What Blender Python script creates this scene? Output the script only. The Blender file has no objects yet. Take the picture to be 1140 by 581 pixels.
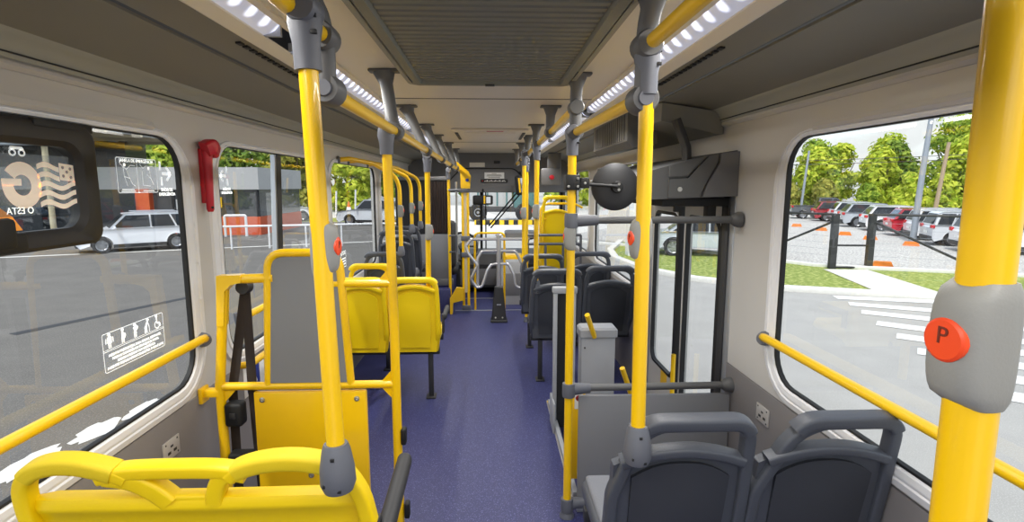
import bpy, bmesh, math, random
from mathutils import Vector, Matrix
PI = math.pi
random.seed(11)
scn = bpy.context.scene
COL = scn.collection

# ------------------------------------------------------------------ materials
def lin(c):
    return tuple(((v/255.0)/12.92 if v/255.0 <= 0.04045 else ((v/255.0+0.055)/1.055)**2.4) for v in c)

def mat(name, rgb, rough=0.5, metal=0.0, noise=0.06, nscale=9.0, bump=0.0, bscale=200.0, coat=0.0, spec=0.5):
    m = bpy.data.materials.new(name); m.use_nodes = True
    nt = m.node_tree; b = nt.nodes['Principled BSDF']
    b.inputs['Roughness'].default_value = rough
    b.inputs['Metallic'].default_value = metal
    b.inputs['Specular IOR Level'].default_value = spec
    if coat: b.inputs['Coat Weight'].default_value = coat
    c = lin(rgb)
    tc = nt.nodes.new('ShaderNodeTexCoord')
    n = nt.nodes.new('ShaderNodeTexNoise'); n.inputs['Scale'].default_value = nscale; n.inputs['Detail'].default_value = 4
    nt.links.new(tc.outputs['Object'], n.inputs['Vector'])
    mx = nt.nodes.new('ShaderNodeMixRGB')
    mx.inputs[1].default_value = tuple(v*(1-noise) for v in c)+(1,)
    mx.inputs[2].default_value = tuple(min(1, v*(1+noise)) for v in c)+(1,)
    nt.links.new(n.outputs['Fac'], mx.inputs[0]); nt.links.new(mx.outputs[0], b.inputs['Base Color'])
    if bump:
        n2 = nt.nodes.new('ShaderNodeTexNoise'); n2.inputs['Scale'].default_value = bscale; n2.inputs['Detail'].default_value = 3
        nt.links.new(tc.outputs['Object'], n2.inputs['Vector'])
        bp = nt.nodes.new('ShaderNodeBump'); bp.inputs['Strength'].default_value = bump; bp.inputs['Distance'].default_value = 0.01
        nt.links.new(n2.outputs['Fac'], bp.inputs['Height']); nt.links.new(bp.outputs['Normal'], b.inputs['Normal'])
    return m

def speckle(name, base, dots, scale, thr, rough=0.6, patch=0.15):
    """base colour with fine specks and broad patches"""
    m = bpy.data.materials.new(name); m.use_nodes = True
    nt = m.node_tree; b = nt.nodes['Principled BSDF']; b.inputs['Roughness'].default_value = rough
    tc = nt.nodes.new('ShaderNodeTexCoord')
    v = nt.nodes.new('ShaderNodeTexNoise'); v.inputs['Scale'].default_value = scale; v.inputs['Detail'].default_value = 2
    r = nt.nodes.new('ShaderNodeValToRGB'); r.color_ramp.elements[0].position = thr; r.color_ramp.elements[1].position = min(1, thr+0.08)
    n = nt.nodes.new('ShaderNodeTexNoise'); n.inputs['Scale'].default_value = 1.3; n.inputs['Detail'].default_value = 5
    c = lin(base)
    mx = nt.nodes.new('ShaderNodeMixRGB'); mx.inputs[1].default_value = tuple(x*(1-patch) for x in c)+(1,); mx.inputs[2].default_value = tuple(min(1, x*(1+patch)) for x in c)+(1,)
    m2 = nt.nodes.new('ShaderNodeMixRGB'); m2.inputs[2].default_value = lin(dots)+(1,)
    L = nt.links.new
    L(tc.outputs['Object'], v.inputs['Vector']); L(tc.outputs['Object'], n.inputs['Vector'])
    L(v.outputs['Fac'], r.inputs['Fac']); L(n.outputs['Fac'], mx.inputs[0]); L(r.outputs['Color'], m2.inputs[0]); L(mx.outputs[0], m2.inputs[1])
    L(m2.outputs[0], b.inputs['Base Color'])
    return m

def glass(name, tint=(235, 240, 240), refl=0.9):
    m = bpy.data.materials.new(name); m.use_nodes = True
    nt = m.node_tree; nt.nodes.clear()
    o = nt.nodes.new('ShaderNodeOutputMaterial'); t = nt.nodes.new('ShaderNodeBsdfTransparent'); g = nt.nodes.new('ShaderNodeBsdfGlossy')
    t.inputs['Color'].default_value = lin(tint)+(1,); g.inputs['Roughness'].default_value = 0.01; g.inputs['Color'].default_value = (refl, refl, refl, 1)
    f = nt.nodes.new('ShaderNodeLayerWeight'); f.inputs['Blend'].default_value = 0.5
    p = nt.nodes.new('ShaderNodeMath'); p.operation = 'POWER'; p.inputs[1].default_value = 4.0; nt.links.new(f.outputs['Facing'], p.inputs[0])
    q = nt.nodes.new('ShaderNodeMath'); q.operation = 'MULTIPLY_ADD'; q.inputs[1].default_value = 0.6; q.inputs[2].default_value = 0.05; nt.links.new(p.outputs[0], q.inputs[0])
    x = nt.nodes.new('ShaderNodeMixShader')
    nt.links.new(q.outputs[0], x.inputs[0]); nt.links.new(t.outputs[0], x.inputs[1]); nt.links.new(g.outputs[0], x.inputs[2]); nt.links.new(x.outputs[0], o.inputs['Surface'])
    return m

def film(name, rgb, alpha):
    """printed window film: part see-through"""
    m = bpy.data.materials.new(name); m.use_nodes = True
    nt = m.node_tree; nt.nodes.clear()
    o = nt.nodes.new('ShaderNodeOutputMaterial'); t = nt.nodes.new('ShaderNodeBsdfTransparent'); d = nt.nodes.new('ShaderNodeBsdfDiffuse')
    d.inputs['Color'].default_value = lin(rgb)+(1,)
    e = nt.nodes.new('ShaderNodeBsdfTranslucent'); e.inputs['Color'].default_value = lin(rgb)+(1,)
    a = nt.nodes.new('ShaderNodeAddShader')
    x = nt.nodes.new('ShaderNodeMixShader'); x.inputs[0].default_value = alpha
    nt.links.new(d.outputs[0], a.inputs[0]); nt.links.new(e.outputs[0], a.inputs[1])
    nt.links.new(t.outputs[0], x.inputs[1]); nt.links.new(a.outputs[0], x.inputs[2]); nt.links.new(x.outputs[0], o.inputs['Surface'])
    return m

def led_mat():
    """frosted strip lens with bright LED spots every 7 cm"""
    m = bpy.data.materials.new('led lens'); m.use_nodes = True
    nt = m.node_tree; b = nt.nodes['Principled BSDF']; L = nt.links.new
    b.inputs['Base Color'].default_value = lin((190, 195, 210))+(1,); b.inputs['Roughness'].default_value = 0.25
    g = nt.nodes.new('ShaderNodeNewGeometry'); s = nt.nodes.new('ShaderNodeSeparateXYZ'); L(g.outputs['Position'], s.inputs[0])
    def M(op, a, bb=None):
        n = nt.nodes.new('ShaderNodeMath'); n.operation = op
        for i, v in enumerate((a, bb)):
            if v is None: continue
            if isinstance(v, (int, float)): n.inputs[i].default_value = v
            else: L(v, n.inputs[i])
        return n.outputs[0]
    fy = M('SUBTRACT', M('FRACT', M('DIVIDE', s.outputs['Y'], 0.085)), 0.5)
    dy = M('MULTIPLY', fy, 0.085)
    ax = M('ABSOLUTE', M('ADD', s.outputs['X'], 0.015))
    dx = M('SUBTRACT', ax, 0.597)
    d = M('SQRT', M('ADD', M('MULTIPLY', dx, dx), M('MULTIPLY', M('MULTIPLY', dy, dy), 0.7)))
    mr = nt.nodes.new('ShaderNodeMapRange'); mr.inputs['From Min'].default_value = 0.026; mr.inputs['From Max'].default_value = 0.003
    mr.inputs['To Min'].default_value = 0.30; mr.inputs['To Max'].default_value = 1.7; mr.interpolation_type = 'SMOOTHERSTEP'
    L(d, mr.inputs['Value']); L(mr.outputs[0], b.inputs['Emission Strength'])
    b.inputs['Emission Color'].default_value = lin((225, 230, 255))+(1,)
    return m

M = {}
M['yellow'] = mat('yellow powder coat', (238, 190, 2), 0.32, noise=0.04, coat=0.3)
M['yplastic'] = mat('yellow seat plastic', (238, 202, 0), 0.42, noise=0.03, bump=0.02, bscale=300)
M['ygrip'] = mat('yellow grip cover', (222, 192, 14), 0.6, noise=0.06, bump=0.15, bscale=500)
M['clamp'] = mat('grey clamp plastic', (92, 94, 101), 0.5, noise=0.05, bump=0.05, bscale=350)
M['bracket'] = mat('bracket grey plastic', (88, 88, 88), 0.5, noise=0.05)
M['button_grey'] = mat('button housing grey', (138, 138, 134), 0.55, noise=0.04, bump=0.05, bscale=400)
M['button_red'] = mat('button red', (236, 74, 30), 0.4, noise=0.04)
M['button_dark'] = mat('button letter', (110, 40, 25), 0.5)
M['seat'] = mat('charcoal seat plastic', (70, 73, 80), 0.45, noise=0.08, bump=0.08, bscale=260)
M['seat_panel'] = mat('charcoal seat back panel', (48, 50, 56), 0.6, noise=0.08, bump=0.1, bscale=400)
M['fabric'] = mat('grey cushion', (110, 112, 118), 0.8, noise=0.1, bump=0.2, bscale=500)
M['black'] = mat('black rubber', (16, 16, 17), 0.6, noise=0.1)
M['sash'] = mat('black sash', (34, 31, 29), 0.5, noise=0.1)
M['dark'] = mat('dark plastic', (42, 42, 44), 0.55, noise=0.1)
M['belt'] = mat('belt webbing', (40, 32, 30), 0.8, noise=0.1, bump=0.2, bscale=600)
M['white'] = mat('white frame', (222, 222, 224), 0.4, noise=0.03)
M['cream'] = mat('cream wall', (190, 187, 182), 0.5, noise=0.03, nscale=2)
M['ceil'] = mat('cream ceiling', (220, 214, 202), 0.45, noise=0.03, nscale=2)
M['lower'] = mat('grey lower wall', (122, 118, 118), 0.55, noise=0.05, bump=0.06, bscale=300)
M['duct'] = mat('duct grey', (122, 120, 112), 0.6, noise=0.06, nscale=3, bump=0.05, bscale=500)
M['duct2'] = mat('duct grey light', (146, 146, 137), 0.6, noise=0.06, nscale=3, bump=0.05, bscale=500)  # grille surround grey; on the duct's outer curve it paints in window light
M['vent'] = mat('vent grey', (118, 119, 110), 0.55, noise=0.05)
M['panel'] = mat('partition grey', (120, 121, 124), 0.5, noise=0.05, nscale=3)
M['cabinet'] = mat('cabinet grey', (150, 152, 156), 0.5, noise=0.04)
M['bulk'] = mat('bulkhead grey', (104, 104, 106), 0.6, noise=0.05)
M['alu'] = mat('aluminium', (170, 172, 176), 0.35, metal=0.6, noise=0.05)
M['steel'] = mat('steel tube', (196, 196, 198), 0.25, metal=0.6, noise=0.05)
M['screw'] = mat('screw', (180, 178, 172), 0.3, metal=0.9)
M['red'] = mat('red plastic', (182, 22, 40), 0.4, noise=0.06)
M['socket'] = mat('socket plate', (178, 174, 170), 0.45)
M['blue'] = mat('blue sign', (28, 52, 140), 0.5)
M['signwhite'] = mat('sign white', (232, 232, 230), 0.5)
M['print'] = mat('white print', (240, 238, 234), 0.6)
M['ink'] = mat('dark print', (40, 40, 44), 0.6)
M['floor'] = speckle('blue speckled vinyl', (44, 47, 92), (104, 108, 160), 230, 0.60, 0.5, 0.10)
M['glass'] = glass('window glass')
M['glassgreen'] = glass('green tinted glass', (190, 215, 210))
M['led'] = led_mat()
M['mirror'] = mat('mirror face', (200, 205, 210), 0.05, metal=1.0, noise=0)
M['beige'] = film('beige film', (226, 204, 182), 0.80)
M['orangefilm'] = film('orange film', (240, 150, 60), 0.8)
M['greyfilm'] = film('pale grey film', (190, 190, 190), 0.5)
M['darkfilm'] = film('dark film', (90, 96, 100), 0.55)
M['whitefilm'] = film('white film', (240, 240, 238), 0.82)
M['stickfilm'] = film('smoky sticker film', (128, 130, 132), 0.30)
# outdoors
M['asphalt'] = speckle('asphalt', (158, 156, 152), (176, 174, 170), 90, 0.55, 0.9, 0.2)
M['asphalt_old'] = speckle('old asphalt', (96, 93, 89), (122, 118, 112), 60, 0.55, 0.95, 0.3)
M['gravel'] = speckle('gravel', (165, 162, 158), (205, 202, 196), 14, 0.5, 0.9, 0.15)
M['grass'] = speckle('grass', (118, 134, 52), (165, 172, 96), 9, 0.5, 0.9, 0.25)
M['kerb'] = mat('kerb white', (214, 212, 206), 0.8, noise=0.12)
M['paint'] = mat('road paint', (222, 222, 220), 0.8, noise=0.12)
M['concrete'] = mat('path concrete', (206, 202, 196), 0.85, noise=0.1)
M['orange'] = mat('orange paint', (226, 124, 40), 0.7, noise=0.15)
M['bldorange'] = mat('orange cladding', (196, 84, 44), 0.6, noise=0.1)
M['bldgrey'] = mat('grey cladding', (168, 168, 168), 0.6, noise=0.05)
M['blddark'] = mat('dark glazing', (52, 56, 62), 0.15, noise=0.2)
M['timber'] = mat('wood pole', (160, 140, 116), 0.8, noise=0.15)
M['tan'] = mat('tan beam', (196, 182, 150), 0.7, noise=0.1)
M['galv'] = mat('galvanised steel', (150, 156, 164), 0.4, metal=0.4)
M['bark'] = mat('bark', (92, 74, 56), 0.9, noise=0.2)
M['tyre'] = mat('tyre', (34, 34, 36), 0.85, noise=0.1)
M['rim'] = mat('rim', (172, 174, 178), 0.3, metal=0.7)
M['carglass'] = mat('car glass', (22, 27, 32), 0.12, noise=0.2, spec=0.35)
M['tail'] = mat('tail light', (190, 30, 36), 0.25)
M['headlamp'] = mat('head lamp', (215, 220, 225), 0.15)
M['teal'] = mat('truck teal', (62, 104, 104), 0.5, noise=0.15)
def paint(name, rgb): return mat(name, rgb, 0.25, noise=0.02, coat=0.6)
def leaf_mat(name, a, b):
    m = bpy.data.materials.new(name); m.use_nodes = True
    nt = m.node_tree; p = nt.nodes['Principled BSDF']; p.inputs['Roughness'].default_value = 0.7
    p.inputs['Specular IOR Level'].default_value = 0.2
    g = nt.nodes.new('ShaderNodeNewGeometry'); mx = nt.nodes.new('ShaderNodeMixRGB')
    mx.inputs[1].default_value = lin(a)+(1,); mx.inputs[2].default_value = lin(b)+(1,)
    nt.links.new(g.outputs['Random Per Island'], mx.inputs[0]); nt.links.new(mx.outputs[0], p.inputs['Base Color'])
    tr = nt.nodes.new('ShaderNodeBsdfTranslucent'); nt.links.new(mx.outputs[0], tr.inputs['Color'])
    x = nt.nodes.new('ShaderNodeMixShader'); x.inputs[0].default_value = 0.35
    o = nt.nodes['Material Output']
    nt.links.new(p.outputs[0], x.inputs[1]); nt.links.new(tr.outputs[0], x.inputs[2]); nt.links.new(x.outputs[0], o.inputs['Surface'])
    return m
LEAF = [leaf_mat('leaf yellow green', (142, 168, 40), (220, 224, 88)), leaf_mat('leaf mid green', (100, 136, 44), (190, 204, 80)),
        leaf_mat('leaf deep green', (82, 116, 46), (158, 178, 74)), leaf_mat('leaf olive', (120, 132, 58), (196, 188, 92))]

# ------------------------------------------------------------------ geometry
def fillet(pts, r, n=6):
    """polyline with rounded corners; r one number or one per inner corner"""
    P = [Vector(p) for p in pts]; out = [P[0]]
    for i in range(1, len(P)-1):
        a, b, c = P[i-1], P[i], P[i+1]
        rr = r[i-1] if isinstance(r, (list, tuple)) else r
        d1 = (a-b); d2 = (c-b); l1, l2 = d1.length, d2.length; d1.normalize(); d2.normalize()
        ang = d1.angle(d2)
        if rr <= 0 or ang > PI-0.02: out.append(b); continue
        t = min(rr/math.tan(ang/2), l1*0.499, l2*0.499)
        p, q = b+d1*t, b+d2*t
        for k in range(n+1):
            s = k/n; out.append((1-s)**2*p+2*s*(1-s)*b+s*s*q)
    out.append(P[-1]); return out

def spline(pts, n=8):
    P = [Vector(p) for p in pts]; P = [P[0]*2-P[1]]+P+[P[-1]*2-P[-2]]; out = []
    for i in range(1, len(P)-2):
        a, b, c, d = P[i-1], P[i], P[i+1], P[i+2]
        for k in range(n):
            t = k/n; out.append(0.5*((2*b)+(c-a)*t+(2*a-5*b+4*c-d)*t*t+(3*b-a-3*c+d)*t**3))
    out.append(P[-2]); return out

class MB:
    def __init__(s): s.v = []; s.f = []
    def add(s, vs, fs):
        o = len(s.v); s.v += [Vector(v) for v in vs]; s.f += [[o+i for i in f] for f in fs]; return s
    def addbm(s, bm, mtx=None):
        bm.verts.ensure_lookup_table(); bm.verts.index_update()
        s.add([(mtx @ v.co) if mtx else v.co.copy() for v in bm.verts], [[v.index for v in f.verts] for f in bm.faces]); bm.free(); return s
    def box(s, c, d, rot=None, bev=0.0, seg=2):
        bm = bmesh.new(); bmesh.ops.create_cube(bm, size=1.0)
        bmesh.ops.scale(bm, vec=d, verts=bm.verts)
        if bev > 0: bmesh.ops.bevel(bm, geom=bm.edges[:], offset=min(bev, min(d)*0.49), segments=seg, affect='EDGES', profile=0.5)
        m = Matrix.Translation(c)
        if rot is not None: m = m @ (rot.to_4x4() if hasattr(rot, 'to_4x4') else Matrix.Rotation(rot[1], 4, rot[0]))
        return s.addbm(bm, m)
    def bb(s, x0, x1, y0, y1, z0, z1, bev=0.0, seg=2):
        return s.box(((x0+x1)/2, (y0+y1)/2, (z0+z1)/2), (abs(x1-x0), abs(y1-y0), abs(z1-z0)), None, bev, seg)
    def sweep(s, path, prof, up=(0, 0, 1), caps=True, scale=None):
        """profile (side, up) pairs swept along path with a steady up direction"""
        P = [Vector(p) for p in path]; up = Vector(up); n = len(prof); rings = []
        side0 = None
        for i, p in enumerate(P):
            t = (P[min(i+1, len(P)-1)]-P[max(i-1, 0)]).normalized()
            sd = t.cross(up)
            if sd.length < 1e-4: sd = side0 or Vector((1, 0, 0))
            sd.normalize()
            if side0 is not None and sd.dot(side0) < 0 and abs(t.dot(up)) > 0.9: sd = -sd
            side0 = sd
            u = sd.cross(t).normalized()
            k = scale[i] if scale else 1.0
            rings.append([p+sd*a*k+u*b*k for a, b in prof])
        return s.loft(rings, caps)
    def tube(s, path, r, seg=14, caps=True):
        P = [Vector(p) for p in path]; rings = []; nrm = None
        for i, p in enumerate(P):
            t = (P[min(i+1, len(P)-1)]-P[max(i-1, 0)]).normalized()
            if nrm is None:
                nrm = t.orthogonal().normalized()
            nrm = (nrm-t*nrm.dot(t)).normalized(); b = t.cross(nrm)
            rr = r[i] if isinstance(r, (list, tuple)) else r
            rings.append([p+(nrm*math.cos(2*PI*k/seg)+b*math.sin(2*PI*k/seg))*rr for k in range(seg)])
        return s.loft(rings, caps)
    def loft(s, rings, caps=True, close=False):
        o = len(s.v); n = len(rings[0])
        for r in rings: s.v += [Vector(p) for p in r]
        m = len(rings)
        for i in range(m if close else m-1):
            a = o+i*n; b = o+((i+1) % m)*n
            for k in range(n):
                k2 = (k+1) % n; s.f.append([a+k, a+k2, b+k2, b+k])
        if caps and not close:
            s.f.append([o+k for k in range(n)][::-1]); s.f.append([o+(m-1)*n+k for k in range(n)])
        return s
    def lathe(s, prof, org=(0, 0, 0), axis=(0, 0, 1), seg=24):
        """(radius, height) pairs turned about an axis"""
        ax = Vector(axis).normalized(); a = ax.orthogonal().normalized(); b = ax.cross(a); org = Vector(org)
        return s.loft([[org+ax*h+(a*math.cos(2*PI*k/seg)+b*math.sin(2*PI*k/seg))*max(r, 1e-4) for k in range(seg)] for r, h in prof], True)
    def prism(s, poly, fn):
        """closed 2D polygon; fn(u, v, side) gives the 3D point for side 0 and 1"""
        return s.loft([[fn(u, v, 0) for u, v in poly], [fn(u, v, 1) for u, v in poly]], True)
    def quad(s, a, b, c, d): return s.add([a, b, c, d], [[0, 1, 2, 3]])
    def build(s, name, m, parent=None, label=None, smooth=True, angle=35):
        me = bpy.data.meshes.new(name)
        off = Vector((0, 0, 0))
        if parent is not None:
            r = parent
            while r is not None: off += r.location; r = r.parent
        else:
            xs = [v.x for v in s.v]; ys = [v.y for v in s.v]; zs = [v.z for v in s.v]
            off = Vector(((min(xs)+max(xs))/2, (min(ys)+max(ys))/2, min(zs)))
        me.from_pydata([v-off for v in s.v], [], s.f)
        bm = bmesh.new(); bm.from_mesh(me); bmesh.ops.recalc_face_normals(bm, faces=bm.faces[:]); bm.to_mesh(me); bm.free()
        me.materials.append(m)
        if smooth:
            for p in me.polygons: p.use_smooth = True
            me.set_sharp_from_angle(angle=math.radians(angle))
        me.update()
        o = bpy.data.objects.new(name, me); COL.objects.link(o)
        if parent is not None: o.parent = parent
        else: o.location = off
        if label: o['label'] = label
        return o

def tag(o, label, cat, group=None, kind=None):
    o['label'] = label; o['category'] = cat
    if group: o['group'] = group
    if kind: o['kind'] = kind
    return o
def struct(o, label=None):
    o['kind'] = 'structure'
    if label: o['label'] = label
    return o
def thing(name, label, cat, loc=(0, 0, 0), group=None):
    o = bpy.data.objects.new(name, None); COL.objects.link(o); o.location = loc; o.empty_display_size = 0.1
    return tag(o, label, cat, group)
def dup(root, loc, rz=None, label=None, group=None):
    """copy of a thing with copies of its parts and sub-parts"""
    def cp(o, par):
        c = o.copy(); COL.objects.link(c); c.parent = par
        for ch in o.children: cp(ch, c)
        return c
    r = cp(root, None); r.location = loc
    if rz is not None: r.rotation_euler = (0, 0, rz)
    if label: r['label'] = label
    if group: r['group'] = group
    return r
def text(body, name, m, parent, loc, rot, size, align='CENTER', mirror=False, ext=0.0004, spacing=1.0):
    c = bpy.data.curves.new(name, 'FONT'); c.body = body; c.size = size; c.align_x = align; c.align_y = 'CENTER'; c.extrude = ext
    c.space_line = spacing; c.resolution_u = 3
    c.materials.append(m)
    tmp = bpy.data.objects.new(name, c); COL.objects.link(tmp)
    me = bpy.data.meshes.new_from_object(tmp.evaluated_get(bpy.context.evaluated_depsgraph_get()))
    bpy.data.objects.remove(tmp); bpy.data.curves.remove(c)
    if not me.materials: me.materials.append(m)
    o = bpy.data.objects.new(name, me); COL.objects.link(o); o.rotation_euler = rot
    off = Vector((0, 0, 0)); r = parent
    while r is not None: off += r.location; r = r.parent
    o.parent = parent; o.location = Vector(loc)-off
    if mirror: o.scale = (-1, 1, 1)
    return o
def rr(y0, y1, z0, z1, r, n=6):
    """rounded rectangle, counter-clockwise (y, z) points"""
    out = []
    for cy, cz, a0 in ((y1-r, z0+r, -PI/2), (y1-r, z1-r, 0), (y0+r, z1-r, PI/2), (y0+r, z0+r, PI)):
        for k in range(n+1):
            a = a0+k/n*PI/2; out.append((cy+r*math.cos(a), cz+r*math.sin(a)))
    return out
def rr_outer(y0, y1, z0, z1, hole, n=6):
    """outer rectangle points matched one to one with a rounded rectangle"""
    cor = ((y1, z0), (y1, z1), (y0, z1), (y0, z0)); out = []
    for c in range(4):
        for k in range(n+1):
            hy, hz = hole[c*(n+1)+k]; cy, cz = cor[c]
            vert_first = c in (0, 2)
            if k == n//2: out.append((cy, cz)); continue
            first = k < n//2
            # corner 0: from bottom edge to right edge, corner 1: right to top, ...
            if c == 0: out.append((hy, cz) if first else (cy, hz))
            if c == 1: out.append((cy, hz) if first else (hy, cz))
            if c == 2: out.append((hy, cz) if first else (cy, hz))
            if c == 3: out.append((cy, hz) if first else (hy, cz))
    return out
ORD = ['first', 'second', 'third', 'fourth', 'fifth', 'sixth', 'seventh', 'eighth', 'ninth']
RIGHTTEXT = (PI/2, 0, PI/2)      # text read by someone facing the left wall
FRONTTEXT = (PI/2, 0, 0)         # text read by someone facing the front
SKYK=0.6; LAMP=7.5
# ================================================================== THE BUS SHELL
XL, XR, ZC = -1.18, 1.13, 2.02
Y0, Y1 = -1.3, 7.95

# floor with a stepwell at the rear door
b = MB(); b.bb(XL, 0.42, Y0, 8.2, -0.05, 0); b.bb(0.42, XR, Y0, 2.44, -0.05, 0); b.bb(0.42, XR, 3.72, 8.2, -0.05, 0)
struct(b.build('floor', M['floor'], smooth=False))
b = MB(); b.bb(0.42, 0.80, 2.44, 3.72, -0.32, -0.28); b.bb(0.42, 0.46, 2.44, 3.72, -0.3, -0.05); b.bb(0.80, XR+0.02, 2.44, 3.72, -0.58, -0.55); b.bb(0.78, 0.80, 2.44, 3.72, -0.56, -0.3)
b.bb(0.44, XR, 2.40, 2.44, -0.58, -0.05); b.bb(0.44, XR, 3.72, 3.76, -0.58, -0.05)
struct(b.build('floor_stepwell', M['floor'], smooth=False))
b = MB(); b.bb(0.395, 0.43, 2.44, 3.72, 0.0, 0.012, 0.004)
n1 = struct(b.build('trim_1', M['alu'])); b = MB(); b.bb(0.40, 0.415, 2.46, 3.70, 0.0122, 0.0145)
b.build('safety_strip', M['yellow'], n1)
# raised platform under the seats along the left wall
b = MB(); b.bb(XL, -0.68, 5.15, 6.45, 0.0, 0.17, 0.01); struct(b.build('floor_platform', M['floor']))
b = MB(); b.bb(-0.47, -0.42, 4.0, 4.06, 0, 0.001)

# ceiling
b = MB(); b.bb(-0.61, 0.58, Y0, Y1, ZC, ZC+0.04); ce = struct(b.build('ceiling', M['ceil'], smooth=False))
b = MB(); b.bb(-0.6, 0.57, 3.02, 3.032, ZC-0.003, ZC); b.bb(-0.6, 0.57, 5.95, 5.96, ZC-0.003, ZC)
b.build('panel_seam', M['duct'], ce)
# roof skin closing the bus above the ducts
b = MB(); b.bb(XL-0.08, XR+0.08, Y0, 8.6, ZC+0.05, ZC+0.09); struct(b.build('roof', M['dark'], smooth=False))

def band(pts, y0, y1, th=0.008):
    """thin sheet: (x, z) profile extruded along the bus, thickness upward"""
    q = [(x, z) for x, z in pts]+[(x, z+th) for x, z in reversed(pts)]
    m = MB(); m.prism(q, lambda u, v, s: (u, y1 if s else y0, v)); return m
# grey ducts and their light strips, right and left
for sgn, nm, k in ((1, 'right', 2), (-1, 'left', 6)):
    fx = (lambda x: x) if sgn > 0 else (lambda x: -x-0.03)
    P = lambda pts: [(fx(x), z) for x, z in pts]
    struct(band(P([(0.67, 1.968), (0.785, 1.952)]), Y0, Y1).build('trim_%d' % k, M['duct']))
    struct(band(P([(0.785, 1.966), (0.80, 1.963), (0.815, 1.966)]), Y0, Y1, 0.004).build('trim_%d' % (k+1), M['dark']))
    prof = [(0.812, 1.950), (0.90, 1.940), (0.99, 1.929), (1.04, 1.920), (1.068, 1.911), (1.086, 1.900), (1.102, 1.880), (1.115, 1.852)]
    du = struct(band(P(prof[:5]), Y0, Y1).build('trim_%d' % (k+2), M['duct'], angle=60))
    struct(band(P(prof[4:]), Y0, Y1).build('trim_%d' % (k+60), M['duct2'], angle=60))  # outer curve in a lighter grey: its window light is put into the colour
    b = MB()
    for s0 in (1.66, 3.3, 4.6):
        for i in range(14): b.bb(fx(0.69), fx(0.705), s0+i*0.045, s0+i*0.045+0.028, 1.958, 1.9645)
    b.build('air_slots', M['black'], du)
    struct(band(P([(1.105, 1.862), (1.13, 1.866)]), Y0, Y1, 0.004).build('trim_%d' % (k+3), M['black']))
    # lip that carries the light strip
    b = band(P([(0.618, 1.974), (0.655, 1.958), (0.672, 1.966)]), Y0, Y1, 0.006)
    b2 = band(P([(0.556, 2.012), (0.572, 2.006)]), Y0, Y1, 0.012)
    b.add(b2.v, b2.f)
    struct(b.build('trim_%d' % (k+8), M['ceil']))
TYR = [(-1.2, 0.30), (0.34, 3.25), (3.45, 5.30), (5.38, 7.4)]
TYL = [(-1.2, 1.66), (1.86, 4.30), (4.42, 5.9), (6.0, 7.4)]
for sgn in (1, -1):
    side = 'right' if sgn > 0 else 'left'; ty = TYR if sgn > 0 else TYL
    fx = (lambda x: x) if sgn > 0 else (lambda x: -x-0.03)
    for i, (a, c) in enumerate(ty):
        t = thing('led_strip_light', '%s frosted LED strip light from the camera along the %s ceiling edge' % (ORD[i], side), 'light', (fx(0.597), (a+c)/2, 1.97), 'LED strip lights along the ceiling edges')
        bend = [(0.572, 2.006), (0.585, 1.992), (0.60, 1.983), (0.622, 1.978)]
        band([(fx(x), z) for x, z in bend], a, c, 0.004).build('lens', M['led'], t)
        for yy in (a, c-0.012): MB().bb(fx(0.57), fx(0.625), yy, yy+0.012, 1.976, 2.01).build('end_cap', M['alu'], t)

# ---------------------------------------------------------------- walls and windows
LWIN = [(0.05, 2.12, 'large left window nearest the camera'), (2.40, 3.93, 'left window'), (4.05, 5.58, 'left window'), (5.88, 7.6, 'left window')]
RWIN = [(0.05, 2.03, 'large right window nearest the camera'), (3.96, 5.76, 'right window'), (6.16, 7.16, 'right window'), (7.32, 8.3, 'right window')]
ZW0, ZW1, ZA, ZB = 0.785, 1.725, 0.715, 1.87
def wallside(x, out, wins, bounds, name):
    b = MB()
    for (y0, y1, _), (ya, yb) in zip(wins, bounds):
        h = rr(y0, y1, ZW0, ZW1, 0.13); o = rr_outer(ya, yb, ZA, ZB, h)
        h2 = rr(y0-0.06, y1+0.06, ZW0-0.05, ZW1+0.06, 0.12)
        b.loft([[(x+out*0.05, y, z) for y, z in o], [(x, y, z) for y, z in o], [(x, y, z) for y, z in h], [(x+out*0.012, y, z) for y, z in h], [(x+out*0.05, y, z) for y, z in h2]], False, True)
    struct(b.build(name, M['cream'], smooth=False))
wallside(XL, -1, LWIN, [(Y0, 2.26), (2.26, 3.99), (3.99, 5.73), (5.73, 8.3)], 'wall_left')
wallside(XR, 1, RWIN, [(Y0, 2.46), (3.76, 5.96), (5.96, 7.24), (7.24, 8.5)], 'wall_right')
# wall above and beside the rear door
b = MB(); b.bb(XR, XR+0.05, 2.46, 3.76, 1.62, ZB); struct(b.build('wall_right_over_door', M['cream'], smooth=False))
# grey lower panels
b = MB(); b.bb(XL-0.05, XL+0.006, Y0, 8.3, -0.05, 0.718, 0.004); struct(b.build('wall_left_lower', M['lower']))
b = MB(); b.bb(XR-0.006, XR+0.05, Y0, 2.45, -0.05, 0.712, 0.004); b.bb(XR-0.006, XR+0.05, 3.78, 8.3, -0.05, 0.712, 0.004); struct(b.build('wall_right_lower', M['lower']))
# upper cream rail between window tops and the duct
for x, s, k in ((XL, 1, 14+1), (XR, -1, 14+2)):
    b = MB(); b.prism([(0, 1.868), (0.012*s, 1.864), (0.016*s, 1.842), (0.006*s, 1.832), (0, 1.832)], lambda u, v, q: (x+u, Y1 if q else Y0, v)); struct(b.build('trim_%d' % k, M['cream']))
    b = MB(); b.prism([(0, 1.768), (0.022*s, 1.766), (0.026*s, 1.752), (0.018*s, 1.742), (0, 1.742)], lambda u, v, q: (x+u, (1.95 if s > 0 else 1.86) if q else Y0, v)); struct(b.build('trim_%d' % (k+2), M['cream']))

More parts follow.
